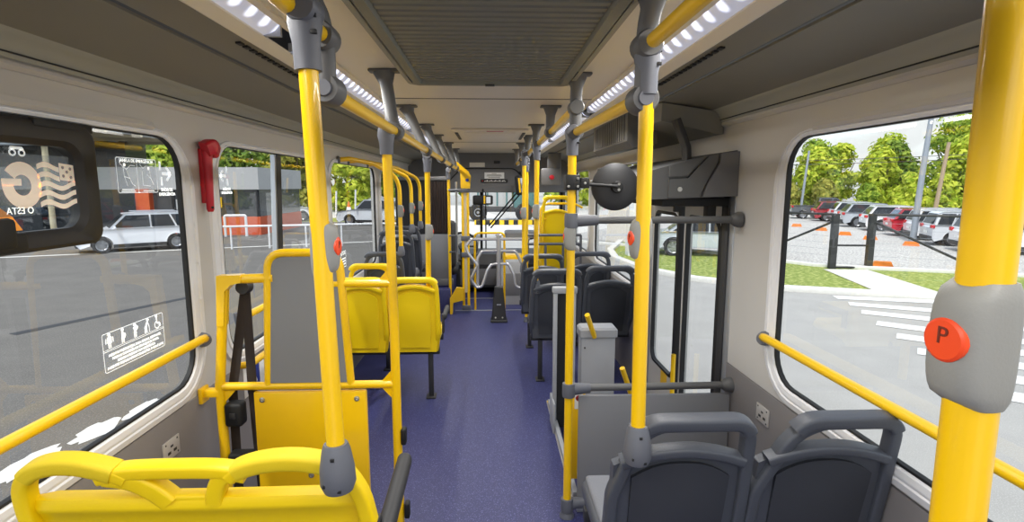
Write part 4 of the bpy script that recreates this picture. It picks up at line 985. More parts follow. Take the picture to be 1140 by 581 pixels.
ww = thing('window_9', 'windscreen with black centre post', 'window', (0, 8.46, 0.42)); ww['kind'] = 'structure'
b = MB(); b.quad((XL, 8.46, 0.40), (XR, 8.46, 0.40), (XR, 8.46, 1.5), (XL, 8.46, 1.5)); b.build('pane', M['glass'], ww, smooth=False)
b = MB(); b.bb(-0.165, -0.125, 8.44, 8.48, 0.4, 1.5); b.build('mullion', M['black'], ww)
b = MB(); b.bb(-0.085, -0.065, 8.40, 8.43, 0.42, 1.5); b.build('cable_post', M['black'], ww)
b = MB(); b.tube([(-0.03, 8.42, 0.93), (0.42, 8.42, 1.46)], 0.011, 8); tag(b.build('wiper', M['black']), 'black wiper arm lying diagonally on the windscreen, upper of the two', 'wiper', 'windscreen wipers')
b = MB(); b.tube([(0.0, 8.41, 0.90), (0.49, 8.41, 1.46)], 0.011, 8); tag(b.build('wiper', M['black']), 'black wiper arm lying diagonally on the windscreen, lower of the two', 'wiper', 'windscreen wipers')
# white notice, led display and hatch light on the bulkhead
t = thing('notice_plate', 'white printed notice plate on the grey bulkhead over the windscreen', 'sign', (0.045, 7.89, 1.66))
b = MB(); b.bb(-0.085, 0.20, 7.888, 7.899, 1.655, 1.745, 0.002); b.build('plate', M['signwhite'], t)
b = MB()
for z, l in ((1.725, 0.07), (1.705, 0.20), (1.69, 0.22), (1.672, 0.17)): b.bb(0.055-l/2, 0.055+l/2, 7.886, 7.888, z, z+0.006)
b.build('print_lines', M['ink'], t)
t = thing('led_text_display', 'narrow black display strip under the white notice plate', 'display', (0.045, 7.89, 1.60))
b = MB(); b.bb(-0.14, 0.25, 7.885, 7.899, 1.60, 1.645, 0.003); b.build('screen', M['black'], t)
b = MB()
for i in range(16): b.bb(-0.09+i*0.02, -0.078+i*0.02, 7.883, 7.885, 1.614, 1.622+0.012*(i*7 % 3)/2)
b.build('characters', M['print'], t)
b = MB(); b.bb(-0.12, -0.107, 7.883, 7.885, 1.615, 1.63); b.build('indicator', M['red'], t)
b = MB(); b.bb(-0.30, -0.08, 7.888, 7.899, 1.82, 1.885, 0.003); tag(b.build('bulkhead_plate', M['ceil']), 'small cream plate at top left of the grey bulkhead', 'sign')
b = MB(); b.bb(0.05, 0.14, 7.87, 7.899, 1.87, 1.91, 0.01); tag(b.build('camera_dome', M['dark']), 'small dark camera housing at top of the bulkhead', 'camera')
# mirrors
t = thing('driver_mirror', 'wide black interior mirror hanging before the windscreen centre post', 'mirror', (-0.10, 7.8, 1.3))
b = MB(); b.box((-0.11, 7.8, 1.35), (0.29, 0.05, 0.135), None, 0.035, 3); b.build('mirror_housing', M['black'], t)
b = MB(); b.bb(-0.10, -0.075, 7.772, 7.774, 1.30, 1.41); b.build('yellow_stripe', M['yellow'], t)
b = MB(); b.bb(-0.06, 0.0, 7.774, 7.776, 1.305, 1.395); b.build('mirror_face', M['mirror'], t)
MB().tube([(-0.11, 7.82, 1.40), (-0.11, 7.9, 1.5)], 0.01).build('stalk', M['black'], t)
t = thing('door_view_mirror', 'upright black framed mirror with yellow reflection right of the bulkhead', 'mirror', (0.43, 7.6, 1.42))
b = MB(); b.box((0.425, 7.6, 1.56), (0.15, 0.05, 0.27), Matrix.Rotation(math.radians(-6), 3, 'Y'), 0.03, 3); b.build('mirror_housing', M['black'], t)
b = MB(); b.box((0.405, 7.572, 1.56), (0.025, 0.004, 0.2), Matrix.Rotation(math.radians(-6), 3, 'Y')); b.build('yellow_stripe', M['yellow'], t)  # yellow reflection painted as a coloured strip on the mirror
b = MB(); b.box((0.44, 7.572, 1.56), (0.03, 0.004, 0.2), Matrix.Rotation(math.radians(-6), 3, 'Y')); b.build('mirror_face', M['mirror'], t)
MB().tube([(0.43, 7.62, 1.68), (0.43, 7.88, 1.75)], 0.01).build('stalk', M['black'], t)
t = thing('emergency_box', 'dark grey box with red button below the duct at front right', 'box', (0.73, 6.6, 1.58))
b = MB(); b.bb(0.62, 0.86, 6.6, 6.7, 1.56, 1.76, 0.015); b.bb(0.70, 0.86, 6.62, 6.7, 1.74, 1.95, 0.01); b.build('housing', M['bulk'], t)
b = MB(); b.lathe([(0.03, 0), (0.028, 0.015), (0, 0.02)], (0.745, 6.6, 1.655), (0, -1, 0), 16); b.build('red_button', M['red'], t)
# dashboard and console
t = thing('dashboard', 'dark dashboard running under the windscreen', 'dashboard', (0, 8.1, 0))
b = MB(); b.loft([[(x, 7.75, 0.10), (x, 7.75, 0.42), (x, 7.85, 0.56), (x, 8.43, 0.58), (x, 8.43, 0.10)] for x in (XL+0.02, XR-0.02)]); b.build('dash_body', M['dark'], t)
b = MB(); b.bb(-0.45, 0.10, 7.738, 7.75, 0.12, 0.36, 0.01); b.build('dash_panel', M['bulk'], t)
b = MB(); b.loft([[(x, y, z) for x, y in rr(0.20+d, 0.64-d, 7.5+d, 7.9-d, 0.04, 3)] for z, d in ((0.80, 0.05), (0.83, 0.0), (0.90, 0.0), (0.915, 0.02))]); b.bb(0.45, 0.55, 7.66, 7.74, 0.45, 0.81, 0.01); tag(b.build('fare_table', M['panel']), 'grey slanted table board in front of the windscreen, right of the turnstile', 'table')
t = thing('engine_cover', 'light grey moulded console beside the turnstile at the front', 'console', (0.28, 7.2, 0))
b = MB(); b.loft([[(x, y, z) for x, y in rr(0.08+d, 0.50-d*0.6, 6.95+d, 7.65, 0.05, 4)] for z, d in ((0.0, 0.0), (0.25, 0.01), (0.48, 0.06), (0.56, 0.09), (0.57, 0.12))]); b.build('cover', M['cabinet'], t)
b = MB(); b.bb(0.18, 0.42, 6.95, 6.965, 0.12, 0.42, 0.01); b.build('access_panel', M['panel'], t)
b = MB(); b.bb(0.16, 0.44, 7.2, 7.5, 0.55, 0.62, 0.02); b.build('yellow_tray', M['yellow'], t)
t = thing('steering_wheel', 'black steering wheel partly hidden behind the yellow post at front', 'steering wheel', (-0.38, 7.45, 0.45))
ring = [Vector((-0.40+0.21*math.cos(a), 7.45+0.21*math.sin(a)*0.5, 0.72+0.21*math.sin(a)*0.86)) for a in [2*PI*k/28 for k in range(29)]]
MB().tube(ring, 0.017, 10).build('rim', M['black'], t)
b = MB(); b.lathe([(0.05, -0.02), (0.05, 0.02), (0, 0.03)], (-0.40, 7.45, 0.72), (0, -0.86, 0.5), 16); b.tube([(-0.58, 7.45, 0.72), (-0.22, 7.45, 0.72)], 0.014); b.build('hub', M['dark'], t)
MB().tube([(-0.40, 7.47, 0.70), (-0.40, 7.8, 0.3)], 0.03).build('column', M['dark'], t)
t = thing('driver_chair', 'dark high-backed driver seat behind the partition', 'seat', (-0.66, 7.15, 0.0))
b = MB(); b.box((-0.66, 7.0, 0.80), (0.42, 0.12, 0.62), Matrix.Rotation(math.radians(-8), 3, 'X'), 0.06, 3); b.build('backrest', M['dark'], t)
b = MB(); b.box((-0.66, 6.96, 1.2), (0.24, 0.10, 0.2), None, 0.05, 3); b.build('headrest', M['dark'], t)
b = MB(); b.box((-0.66, 7.2, 0.45), (0.44, 0.44, 0.12), None, 0.05, 3); b.bb(-0.76, -0.56, 7.1, 7.3, 0, 0.4); b.build('seat_cushion', M['dark'], t)
# driver partition
t = thing('driver_partition', 'grey driver partition with black curtain behind the left front seats', 'partition', (-0.85, 6.68, 0))
b = MB(); b.bb(-0.74, -0.49, 6.66, 6.70, 0.38, 0.96, 0.006); b.bb(-1.16, -0.74, 6.66, 6.70, 0.0, 0.96, 0.006); b.build('lower_panel', M['panel'], t)
b = MB(); b.bb(-1.16, -0.52, 6.675, 6.69, 0.96, 1.62); b.build('dark_screen', M['black'], t)
b = MB(); b.bb(-0.525, -0.505, 6.66, 6.70, 0.96, 1.66, 0.004); b.bb(-1.16, -0.505, 6.66, 6.70, 1.62, 1.66, 0.004); b.bb(-0.76, -0.47, 6.64, 6.72, 0.32, 0.40, 0.01); b.build('frame', M['bulk'], t)
b = MB()
n = 26; rows = []
for j in (1.60, 0.98): rows.append([(-0.80+0.27*i/n, 6.665-0.008*math.sin(i*1.9), j) for i in range(n+1)])
for i in range(n): b.quad(rows[0][i], rows[0][i+1], rows[1][i+1], rows[1][i])
tag(b.build('curtain', mat('dark brown curtain', (46, 34, 30), 0.9, noise=0.3, nscale=40)), 'dark curtain hanging in the driver partition', 'curtain')
b = MB(); b.bb(XL, -0.5, 6.5, 8.3, 0, 0.30, 0.01); struct(b.build('floor_driver_platform', M['floor']))
b = MB(); b.prism([(-0.50, 0.0), (-0.47, 0.0), (-0.46, 0.14), (-0.34, 0.17), (-0.33, 0.32), (-0.42, 0.33), (-0.47, 0.24), (-0.50, 0.20)], lambda u, v, s: (u, 6.45+0.05*s, v)); tag(b.build('step_guard', M['yellow']), 'yellow step guard plate at the foot of the slim front poles', 'step guard')
for i, y in enumerate((6.62, 7.35)):
    b = MB(); b.bb(-0.45, 0.62, y, y+0.03, 0, 0.006, 0.002); struct(b.build('trim_%d' % (50+i), M['alu']))
# yellow post with angled head
t = thing('validator_post', 'twin yellow post with wide angled head left of the turnstile', 'post', (-0.30, 6.55, 0))
for x in (-0.335, -0.275): MB().tube([(x, 6.55, 0.03), (x, 6.55, 1.58)], 0.017).build('tube', M['yellow'], t)
b = MB(); b.bb(-0.325, -0.285, 6.54, 6.56, 0.25, 1.5); b.build('inner_strip', M['tan'], t)
b = MB(); b.prism([(-0.355, 1.52), (-0.245, 1.52), (-0.235, 1.66), (-0.26, 1.72), (-0.43, 1.86), (-0.46, 1.84), (-0.36, 1.74)], lambda u, v, s: (u, 6.52+0.05*s, v)); b.build('head_plate', M['yellow'], t)
b = MB(); b.lathe([(0.02, 0), (0.02, 0.008), (0, 0.01)], (-0.275, 6.52, 1.62), (0, -1, 0), 14); b.build('knob', M['blue'], t)
for z in (1.50, 0.92, 0.72, 0.06):
    b = MB(); b.bb(-0.36, -0.25, 6.52, 6.58, z-0.03, z+0.03, 0.008); b.build('clamp', M['clamp'], t)
MB().tube([(-0.505, 6.58, 1.50), (-0.34, 6.56, 1.50)], 0.013).build('cross_tube', M['clamp'], t); MB().tube([(-0.505, 6.58, 0.95), (-0.42, 6.6, 0.95), (-0.42, 6.6, 0.75), (-0.505, 6.58, 0.75)], 0.011).build('cross_tube', M['clamp'], t)
MB().tube([(-0.415, 6.62, 0.62), (-0.415, 6.62, 1.6)], 0.013).build('grey_upright', M['alu'], t)

# turnstile
t = thing('turnstile', 'chrome tube turnstile on a black pedestal in the aisle at the front', 'turnstile', (0.09, 6.1, 0))
b = MB(); b.loft([[(0.09+x*s, 6.1+y*s, z) for x, y in rr(-0.09, 0.09, -0.09, 0.09, 0.02, 3)] for z, s in ((0.0, 1.08), (0.02, 1.08), (0.03, 0.95), (0.37, 0.58), (0.40, 0.55), (0.41, 0.4))]); ped = b.build('pedestal', M['dark'], t)
b = MB(); b.bb(0.065, 0.115, 6.025, 6.03, 0.20, 0.215); b.build('maker_plate', M['alu'], ped)
b = MB()
for x in (0.05, 0.13): b.lathe([(0.01, 0), (0.01, 0.006), (0, 0.008)], (x, 6.01, 0.06), (0, -1, 0.3), 8)
b.build('bolt', M['screw'], ped)
MB().tube([(0.09, 6.1, 0.40), (0.09, 6.1, 0.99)], 0.028, 16).build('column', M['steel'], t)
MB().lathe([(0.036, 0), (0.036, 0.02), (0.02, 0.03), (0, 0.03)], (0.09, 6.1, 0.985), (0, 0, 1), 16).build('column_cap', M['steel'], t)
def hoop(sx, z1, wd, zb):
    x0 = 0.09
    pts = [(x0+sx*0.02, 6.09, z1), (x0+sx*wd, 6.06, z1), (x0+sx*(wd+0.04), 6.05, z1-0.05), (x0+sx*(wd-0.12*1), 6.05, z1-0.25), (x0+sx*(wd-0.02), 6.05, zb+0.16), (x0+sx*(wd-0.10), 6.05, zb), (x0+sx*(wd-0.19), 6.06, zb+0.05), (x0+sx*0.16, 6.08, z1-0.28), (x0+sx*0.02, 6.09, z1-0.30)]
    return fillet(pts, 0.05, 5)
MB().tube(fillet([(0.07, 6.09, 0.955), (-0.22, 6.06, 0.955), (-0.28, 6.05, 0.88), (-0.26, 6.05, 0.80), (-0.15, 6.05, 0.66), (-0.23, 6.05, 0.50), (-0.16, 6.05, 0.40), (-0.10, 6.05, 0.42), (-0.04, 6.07, 0.60), (0.0, 6.08, 0.66), (0.07, 6.09, 0.67)], 0.05, 5), 0.0165, 10).build('hoop_arm', M['steel'], t)
MB().tube(fillet([(0.07, 6.09, 0.82), (-0.10, 6.08, 0.82), (-0.15, 6.06, 0.74), (-0.15, 6.06, 0.42)], 0.05, 5), 0.0165, 10).build('hoop_arm', M['steel'], t)
MB().tube(fillet([(0.11, 6.09, 0.955), (0.44, 6.06, 0.955)], 0.05, 5), 0.0165, 10).build('hoop_arm', M['steel'], t)
MB().tube(fillet([(0.11, 6.09, 0.82), (0.28, 6.07, 0.82), (0.36, 6.06, 0.66), (0.42, 6.05, 0.52)], 0.05, 5), 0.0165, 10).build('hoop_arm', M['steel'], t)
MB().tube(fillet([(0.11, 6.09, 0.67), (0.20, 6.08, 0.67), (0.26, 6.06, 0.55), (0.28, 6.05, 0.42), (0.33, 6.05, 0.39), (0.38, 6.05, 0.42)], 0.05, 5), 0.0165, 10).build('hoop_arm', M['steel'], t)
t = MB().tube(fillet([(-0.20, 6.7, 0.0), (-0.20, 6.7, 0.97), (0.17, 6.7, 0.97), (0.17, 6.7, 0.0)], 0.06, 6), 0.014)
tag(t.build('turnstile_barrier', M['yellow']), 'yellow hooped barrier rail directly behind the turnstile', 'handrail')
# ================================================================== OUTSIDE
G = -0.85
b = MB(); b.quad((-90, -40, G), (90, -40, G), (90, 140, G), (-90, 140, G)); struct(b.build('road', M['asphalt'], smooth=False))
b = MB(); b.quad((-60, -40, G+0.002), (-0.5, -40, G+0.002), (-0.5, 40, G+0.002), (-60, 40, G+0.002)); struct(b.build('road_old_asphalt', M['asphalt_old'], smooth=False))  # darker asphalt tone over the left-hand ground
def flat(poly, z, m, name):
    q = MB(); q.add([(x, y, z) for x, y in poly], [list(range(len(poly)))]); return q.build(name, m, smooth=False)
FN = [(2.0, 24.5), (7.6, 19.1), (9.70, 15.6), (11.0, 14.9), (13.3, 13.98), (22, 8.6), (40, -3)]
KB = [(30, 3.2), (16, 8.5), (10.97, 10.45), (8.5, 11.35), (6.7, 12.06), (5.2, 13.4), (4.35, 15.2), (4.1, 17.5), (4.4, 19.6), (5.6, 22.9)]
struct(flat([(-2, 62), (3, 27), (7.6, 19.1), (9.7, 15.6), (13.3, 13.98), (22, 8.6), (60, -18), (75, 62)], G+0.012, M['gravel'], 'ground_gravel_lot'))
struct(flat(KB+[(7.6, 19.1), (9.70, 15.6), (11.0, 14.9), (13.3, 13.98), (22, 8.6), (38, -2)], G+0.02, M['grass'], 'lawn_verge'))
struct(flat([(9.55, 14.95), (10.75, 14.8), (9.95, 10.9), (8.65, 11.35)], G+0.035, M['concrete'], 'path'))
b = MB(); b.sweep([(x, y, G+0.05) for x, y in KB], rrect(0.12, 0.07, 0.02), (0, 0, 1)); struct(b.build('kerb', M['kerb']))
b = MB(); b.sweep([(x, y, G+0.05) for x, y in FN], rrect(0.10, 0.06, 0.02), (0, 0, 1)); struct(b.build('kerb_fence_base', M['kerb']))
# zebra crossing
S = [((7.47, 11.2), (10.4, 10.35)), ((7.34, 10.55), (9.7, 9.3)), ((7.11, 9.85), (9.3, 8.3)), ((6.79, 9.0), (8.6, 7.5)), ((6.54, 8.2), (8.1, 6.9)), ((6.24, 7.4), (7.7, 6.2)), ((6.0, 6.65), (7.4, 5.5)), ((5.7, 5.9), (7.1, 4.8))]
for i, (p, q) in enumerate(S):
    p, q = Vector(p), Vector(q); d = (q-p).normalized(); n = Vector((-d.y, d.x))*0.19
    q = p+d*2.9
    struct(flat([tuple(p-n), tuple(q-n), tuple(q+n), tuple(p+n)], G+0.008, M['paint'], 'road_marking'))
# road lines and lighter lanes on the left
for x0, y0, x1, y1, w_ in ((-30, 13.0, -3, 24.5, 0.12), (-12, 34, 14, 31.5, 0.25), (-30, 27.0, -3, 44, 0.2)):
    d = Vector((x1-x0, y1-y0)).normalized(); n = Vector((-d.y, d.x))*w_
    struct(flat([(x0-n.x, y0-n.y), (x1-n.x, y1-n.y), (x1+n.x, y1+n.y), (x0+n.x, y0+n.y)], G+0.006, M['kerb'], 'road_marking'))
struct(flat([(-60, 50), (-8, 36), (-2, 27), (3, 26), (6, 30), (22, 62), (-60, 80)], G+0.005, M['concrete'], 'ground_far_lot'))  # overexposed glare of the road ahead put into a paler ground colour
struct(flat([(-60, 46), (-6, 36), (-6, 40), (-60, 52)], G+0.012, M['grass'], 'lawn_far_verge'))
rp = random.Random(3)
for cx_, cy_, a_, b_ in ((-3.80, 5.75, 0.09, 0.30), (-3.90, 5.2, 0.14, 0.30), (-4.02, 4.55, 0.16, 0.4), (-3.68, 6.25, 0.05, 0.22), (-4.2, 4.0, 0.15, 0.3)):
    struct(flat([(cx_+a_*math.cos(k*PI/10)*rp.uniform(.6, 1.15), cy_+b_*math.sin(k*PI/10)*rp.uniform(.7, 1.1)) for k in range(20)], G+0.006, M['kerb'], 'road_patch'))
struct(flat([(-7.9, 8.9), (-6.6, 11.9), (-6.45, 11.8), (-7.7, 8.8)], G+0.006, M['dark'], 'road_seam'))

# ---- gate in the fence
t = thing('gate_frame', 'dark steel pedestrian gate frame standing on the verge outside near right window', 'gate', (10.4, 15.05, G))
t.name = 'metal_gate'
zt = 0.76
for x, y in ((9.90, 15.12), (10.93, 15.03)):
    b = MB(); b.bb(x-0.09, x+0.09, y-0.06, y+0.06, G, zt); b.build('post', M['dark'], t)
b = MB(); b.tube([(9.90, 15.12, -0.15), (10.93, 15.03, -0.15)], 0.028, 8); b.tube([(9.90, 15.12, G+0.06), (10.93, 15.03, G+0.06)], 0.03, 8); b.build('cross_rail', M['dark'], t)
for nm, (xa, ya), (xb, yb) , lab in (('fence_span', (9.90, 15.12), (7.6, 19.1), 'dark tube fence span running left from the gate with diagonal brace'), ('fence_span', (10.93, 15.03), (22.0, 8.6), 'dark tube fence span running right from the gate with diagonal brace')):
    t = thing(nm, lab, 'fence', (xa, ya, G), 'fence spans beside the gate')
    MB().tube([(xa, ya, zt-0.02), (xb, yb, zt-0.02)], 0.035, 8).build('top_rail', M['dark'], t)
    d = Vector((xb-xa, yb-ya, 0)).normalized()
    MB().tube([(xa, ya, zt-0.2), (xa+d.x*2.7, ya+d.y*2.7, G+0.08)], 0.035, 8).build('brace', M['dark'], t)
    b = MB(); L_ = min(9.0, Vector((xb-xa, yb-ya, 0)).length)
    for k in range(1, 7):
        z = G+0.2+k*0.19; b.tube([(xa, ya, z), (xa+d.x*L_, ya+d.y*L_, z)], 0.004, 4)
    b.build('wire', M['galv'], t)

# ---- cars
def car(label, colour, loc, rz, kind='suv', s=1.0, group=None):
    """car facing +Y: body with wheel arches, glasshouse, glass, wheels, lamps"""
    L_, W, H = {'suv': (4.3, 1.80, 1.62), 'hatch': (3.9, 1.70, 1.50), 'sedan': (4.4, 1.74, 1.46), 'pickup': (5.1, 1.85, 1.72)}[kind]
    body_m = paint('car paint ' + label[:18], colour)
    t = thing('parked_car' if kind != 'pickup' else 'pickup_truck', label, 'car', (0, 0, 0), group)
    hw = W/2; f, r = L_/2, -L_/2; wr = 0.33; yf_, yr_ = f-0.85, r+0.82; bz = 0.22; belt = H*0.60
    def arc(yc): return [(yc+(wr+0.05)*math.cos(a), wr+(wr+0.05)*math.sin(a)) for a in [PI-k*PI/10 for k in range(11)]]
    hood = belt*0.93
    low = [(r+0.03, bz+0.12), (r+0.12, bz)]+[(y, max(z, bz)) for y, z in arc(yr_)]+[(y, max(z, bz)) for y, z in arc(yf_)]+[(f-0.15, bz), (f-0.02, bz+0.15), (f, 0.62), (f-0.10, hood-0.10), (f-0.28, hood-0.02), (f-1.05, belt)]
    if kind == 'sedan': low += [(r+0.65, belt+0.02), (r+0.10, belt-0.03), (r, belt-0.2)]
    elif kind == 'pickup': low += [(r+0.03, belt), (r, belt-0.1)]
    else: low += [(r+0.10, belt+0.02), (r+0.01, belt-0.12)]
    ins = lambda z: hw-0.02-0.09*max(0, (z-0.75))-0.07*max(0, (0.45-z))
    # side skins with rounding near the sill and belt
    b = MB(); n = len(low)
    b.loft([[(-ins(z)+0.06, y*0.995, z) for y, z in low], [(-ins(z), y, z) for y, z in low], [(ins(z), y, z) for y, z in low], [(ins(z)-0.06, y*0.995, z) for y, z in low]])
    bodyo = b.build('body', body_m, t, angle=30)
    if kind == 'sedan': gh = [(f-1.12, belt-0.02), (f-1.85, H-0.03), (f-2.2, H), (r+1.35, H-0.01), (r+0.55, belt)]
    elif kind == 'pickup': gh = [(f-1.35, belt-0.02), (f-1.95, H-0.03), (f-2.3, H), (r+1.95, H-0.02), (r+1.75, belt)]
    elif kind == 'hatch': gh = [(f-0.95, belt-0.02), (f-1.6, H-0.03), (f-2.0, H), (r+0.5, H-0.04), (r+0.10, belt)]
    else: gh = [(f-1.10, belt-0.02), (f-1.72, H-0.04), (f-2.1, H), (r+0.42, H-0.03), (r+0.28, H-0.08), (r+0.06, belt)]
    wz = lambda z: ins(belt)-0.02-0.30*(z-belt)
    b = MB(); b.loft([[(-wz(z)+0.05, y, z+0.0) for y, z in gh], [(-wz(z), y, z) for y, z in gh], [(wz(z), y, z) for y, z in gh], [(wz(z)-0.05, y, z) for y, z in gh]])
    b.build('cabin_roof', body_m, t, angle=30)
    # glass: side windows as two panes, windscreen, rear screen
    zb, zt_ = belt+0.05, H-0.10
    def lerp(p, q, z): k = (z-p[1])/(q[1]-p[1]); return p[0]+(q[0]-p[0])*k
    fa = lambda z: lerp(gh[0], gh[1], z)-0.10; ra = lambda z: lerp(gh[-1], gh[-2], z)+(0.12 if kind != 'sedan' else 0.16)
    mid = (fa(zb)+ra(zb))/2+0.1
    segs = [(lambda z: mid+0.03, fa), (lambda z: ra(z)+(0.62 if kind in ('suv',) else 0), lambda z: mid-0.03)] + ([(ra, lambda z: ra(z)+0.55)] if kind == 'suv' else [])
    for sx in (-1, 1):
        b = MB()
        for p, q in segs: b.quad((sx*(wz(zb)+0.006), p(zb), zb), (sx*(wz(zb)+0.006), q(zb), zb), (sx*(wz(zt_)+0.006), q(zt_), zt_), (sx*(wz(zt_)+0.006), p(zt_), zt_))
        b.build('side_glass', M['carglass'], t, smooth=False)
    b = MB()
    q0, q1 = gh[0], gh[1]; y_ = lambda z: lerp(q0, q1, z)+0.012
    b.quad((-wz(zb)+0.08, y_(zb), zb), (wz(zb)-0.08, y_(zb), zb), (wz(zt_)-0.08, y_(zt_+0.03), zt_+0.03), (-wz(zt_)+0.08, y_(zt_+0.03), zt_+0.03)); b.build('windscreen', M['carglass'], t, smooth=False)
    q0, q1 = gh[-1], gh[-2]; y2 = lambda z: lerp(q0, q1, z)-0.012
    z3 = min(zt_, q1[1]-0.03)
    b = MB(); b.quad((-wz(zb)+0.12, y2(zb+0.02), zb+0.02), (wz(zb)-0.12, y2(zb+0.02), zb+0.02), (wz(z3)-0.10, y2(z3), z3), (-wz(z3)+0.10, y2(z3), z3)); b.build('rear_glass', M['carglass'], t, smooth=False)
    for y in (yf_, yr_):
        for sx in (-1, 1):
            x = sx*(hw-0.11)
            b = MB(); b.lathe([(0.20, -0.10), (wr-0.03, -0.10), (wr, -0.07), (wr, 0.07), (wr-0.03, 0.10), (0.225, 0.10), (0.215, 0.03)], (x, y, wr), (sx, 0, 0), 24); wh = b.build('wheel', M['tyre'], t)
            b = MB(); b.lathe([(0.215, 0.06), (0.21, 0.092), (0.19, 0.085), (0.17, 0.06)], (x, y, wr), (sx, 0, 0), 24); b.lathe([(0.05, 0.05), (0.05, 0.09), (0, 0.095)], (x, y, wr), (sx, 0, 0), 12)
            for k in range(7):
                a = 2*PI*k/7; b.box((x+sx*0.08, y+0.11*math.cos(a), wr+0.11*math.sin(a)), (0.02, 0.19, 0.045), Matrix.Rotation(a, 3, 'X'))
            b.build('rim', M['rim'], wh)
    for sx in (-1, 1):
        b = MB(); b.box((sx*(hw-0.20), r+0.05, belt-0.06), (0.30, 0.14, 0.16), None, 0.03); b.build('tail_light', M['tail'], t)
        b = MB(); b.box((sx*(hw-0.24), f-0.14, 0.70), (0.34, 0.24, 0.13), None, 0.03); b.build('head_light', M['headlamp'], t)
        b = MB(); b.box((sx*(hw+0.06), f-1.32, belt+0.06), (0.18, 0.09, 0.12), None, 0.03); b.build('wing_mirror', body_m, t)
    b = MB(); b.box((0, r+0.04, 0.36), (W-0.2, 0.12, 0.20), None, 0.03); b.box((0, f-0.06, 0.34), (W-0.2, 0.12, 0.18), None, 0.03); b.build('bumper', M['dark'], t)
    b = MB(); b.box((0, r-0.01 if kind != 'sedan' else r+0.0, 0.64), (0.42, 0.02, 0.11)); b.build('number_plate', M['signwhite'], t)
    if kind in ('suv',):
        for sx in (-1, 1):
            MB().tube([(sx*(wz(H)-0.06), f-2.0, H+0.035), (sx*(wz(H)-0.06), r+0.6, H+0.03)], 0.018, 8).build('roof_rail', M['rim'], t)
        b = MB()
        for sx in (-1, 1): b.bb(sx*(hw-0.03)-0.012, sx*(hw-0.03)+0.012, yr_+wr+0.06, yf_-wr-0.06, bz-0.01, bz+0.13)
        b.build('sill_cladding', M['dark'], t)
    if kind == 'pickup':
        b = MB(); b.bb(-hw+0.12, hw-0.12, r+0.12, r+1.7, belt-0.02, belt+0.01); b.build('bed_cover', M['dark'], t)
    t.scale = (s, s, s); t.location = loc; t.rotation_euler = (0, 0, rz)
    return t
# row of parked cars on the gravel, noses away
def ang(dx, dy): return math.atan2(-dx, dy)
A = ang(1, -0.42)
LOT = [('white crossover with dark sill, nearest of the row, beside the lamp post', (228, 228, 230), (18.9, 18.4), 'suv', 1.0),
       ('pale silver crossover second in the row behind the lamp post foot', (206, 208, 212), (19.7, 20.9), 'suv', 0.97),
       ('white estate-backed car third in the row beside the red car', (222, 222, 224), (20.7, 23.1), 'suv', 0.97),
       ('red hatchback in the middle of the parked row', (196, 36, 52), (21.1, 25.1), 'hatch', 1.02),
       ('white hatchback just beyond the red car', (230, 230, 232), (22.0, 28.1), 'hatch', 1.05),
       ('silver grey hatchback seen left of the gate posts', (178, 182, 188), (22.6, 30.8), 'hatch', 1.08),
       ('white car next to the small dark red car', (220, 222, 225), (23.8, 33.7), 'hatch', 1.08),
       ('dark red car between a white car and the pickup', (160, 52, 60), (24.0, 36.0), 'hatch', 1.05),
       ('dark grey pickup truck at the far end of the parked row', (84, 88, 92), (24.7, 38.9), 'pickup', 1.05)]
for l, c, (x, y), k, s in LOT: car(l, c, (x, y, G), A, k, s*0.88, 'cars parked on the gravel lot')
car('silver car parked beyond the rear door seen through its glass', (186, 192, 198), (7.75, 18.55, G), ang(1, -0.3), 'sedan', 0.95)
car('white crossover passing close by outside the near left window', (232, 233, 236), (-13.45, 21.0, G), ang(-1.0, -0.80), 'suv', 0.88)
car('small white car far off seen through the second left window', (224, 228, 232), (-14.2, 38.2, G), ang(1, 0.2), 'hatch', 1.05)
car('white pickup-sized car seen between left window posts ahead', (214, 218, 224), (-7.2, 34.0, G), ang(-1, 0.15), 'suv', 1.0)

# ---- orange wheel stops and kerb blocks
for x, y, l in ((18.1, 31.2, 'farthest orange wheel stop, left of the gate'), (17.8, 28.3, 'orange wheel stop seen through the gate opening'), (17.3, 25.6, 'orange wheel stop behind the right gate post'), (17.0, 23.4, 'orange wheel stop left of the lamp post'), (16.9, 20.9, 'orange wheel stop right of the lamp post foot'),
                (13.6, 14.3, 'orange kerb block at the right foot of the fence brace'), (11.6, 15.35, 'orange kerb block just right of the gate'), (9.1, 17.0, 'orange kerb block just left of the gate')):
    b = MB(); b.prism([(-0.30, 0), (0.30, 0), (0.22, 0.21), (-0.22, 0.21)], lambda u, v, s: (x+u*0.8+0.10*s, y-u*0.5+0.16*s, G+0.01+v*0.8)); tag(b.build('wheel_stop', M['orange'], smooth=False), l, 'wheel stop', 'orange kerb blocks on the gravel lot')

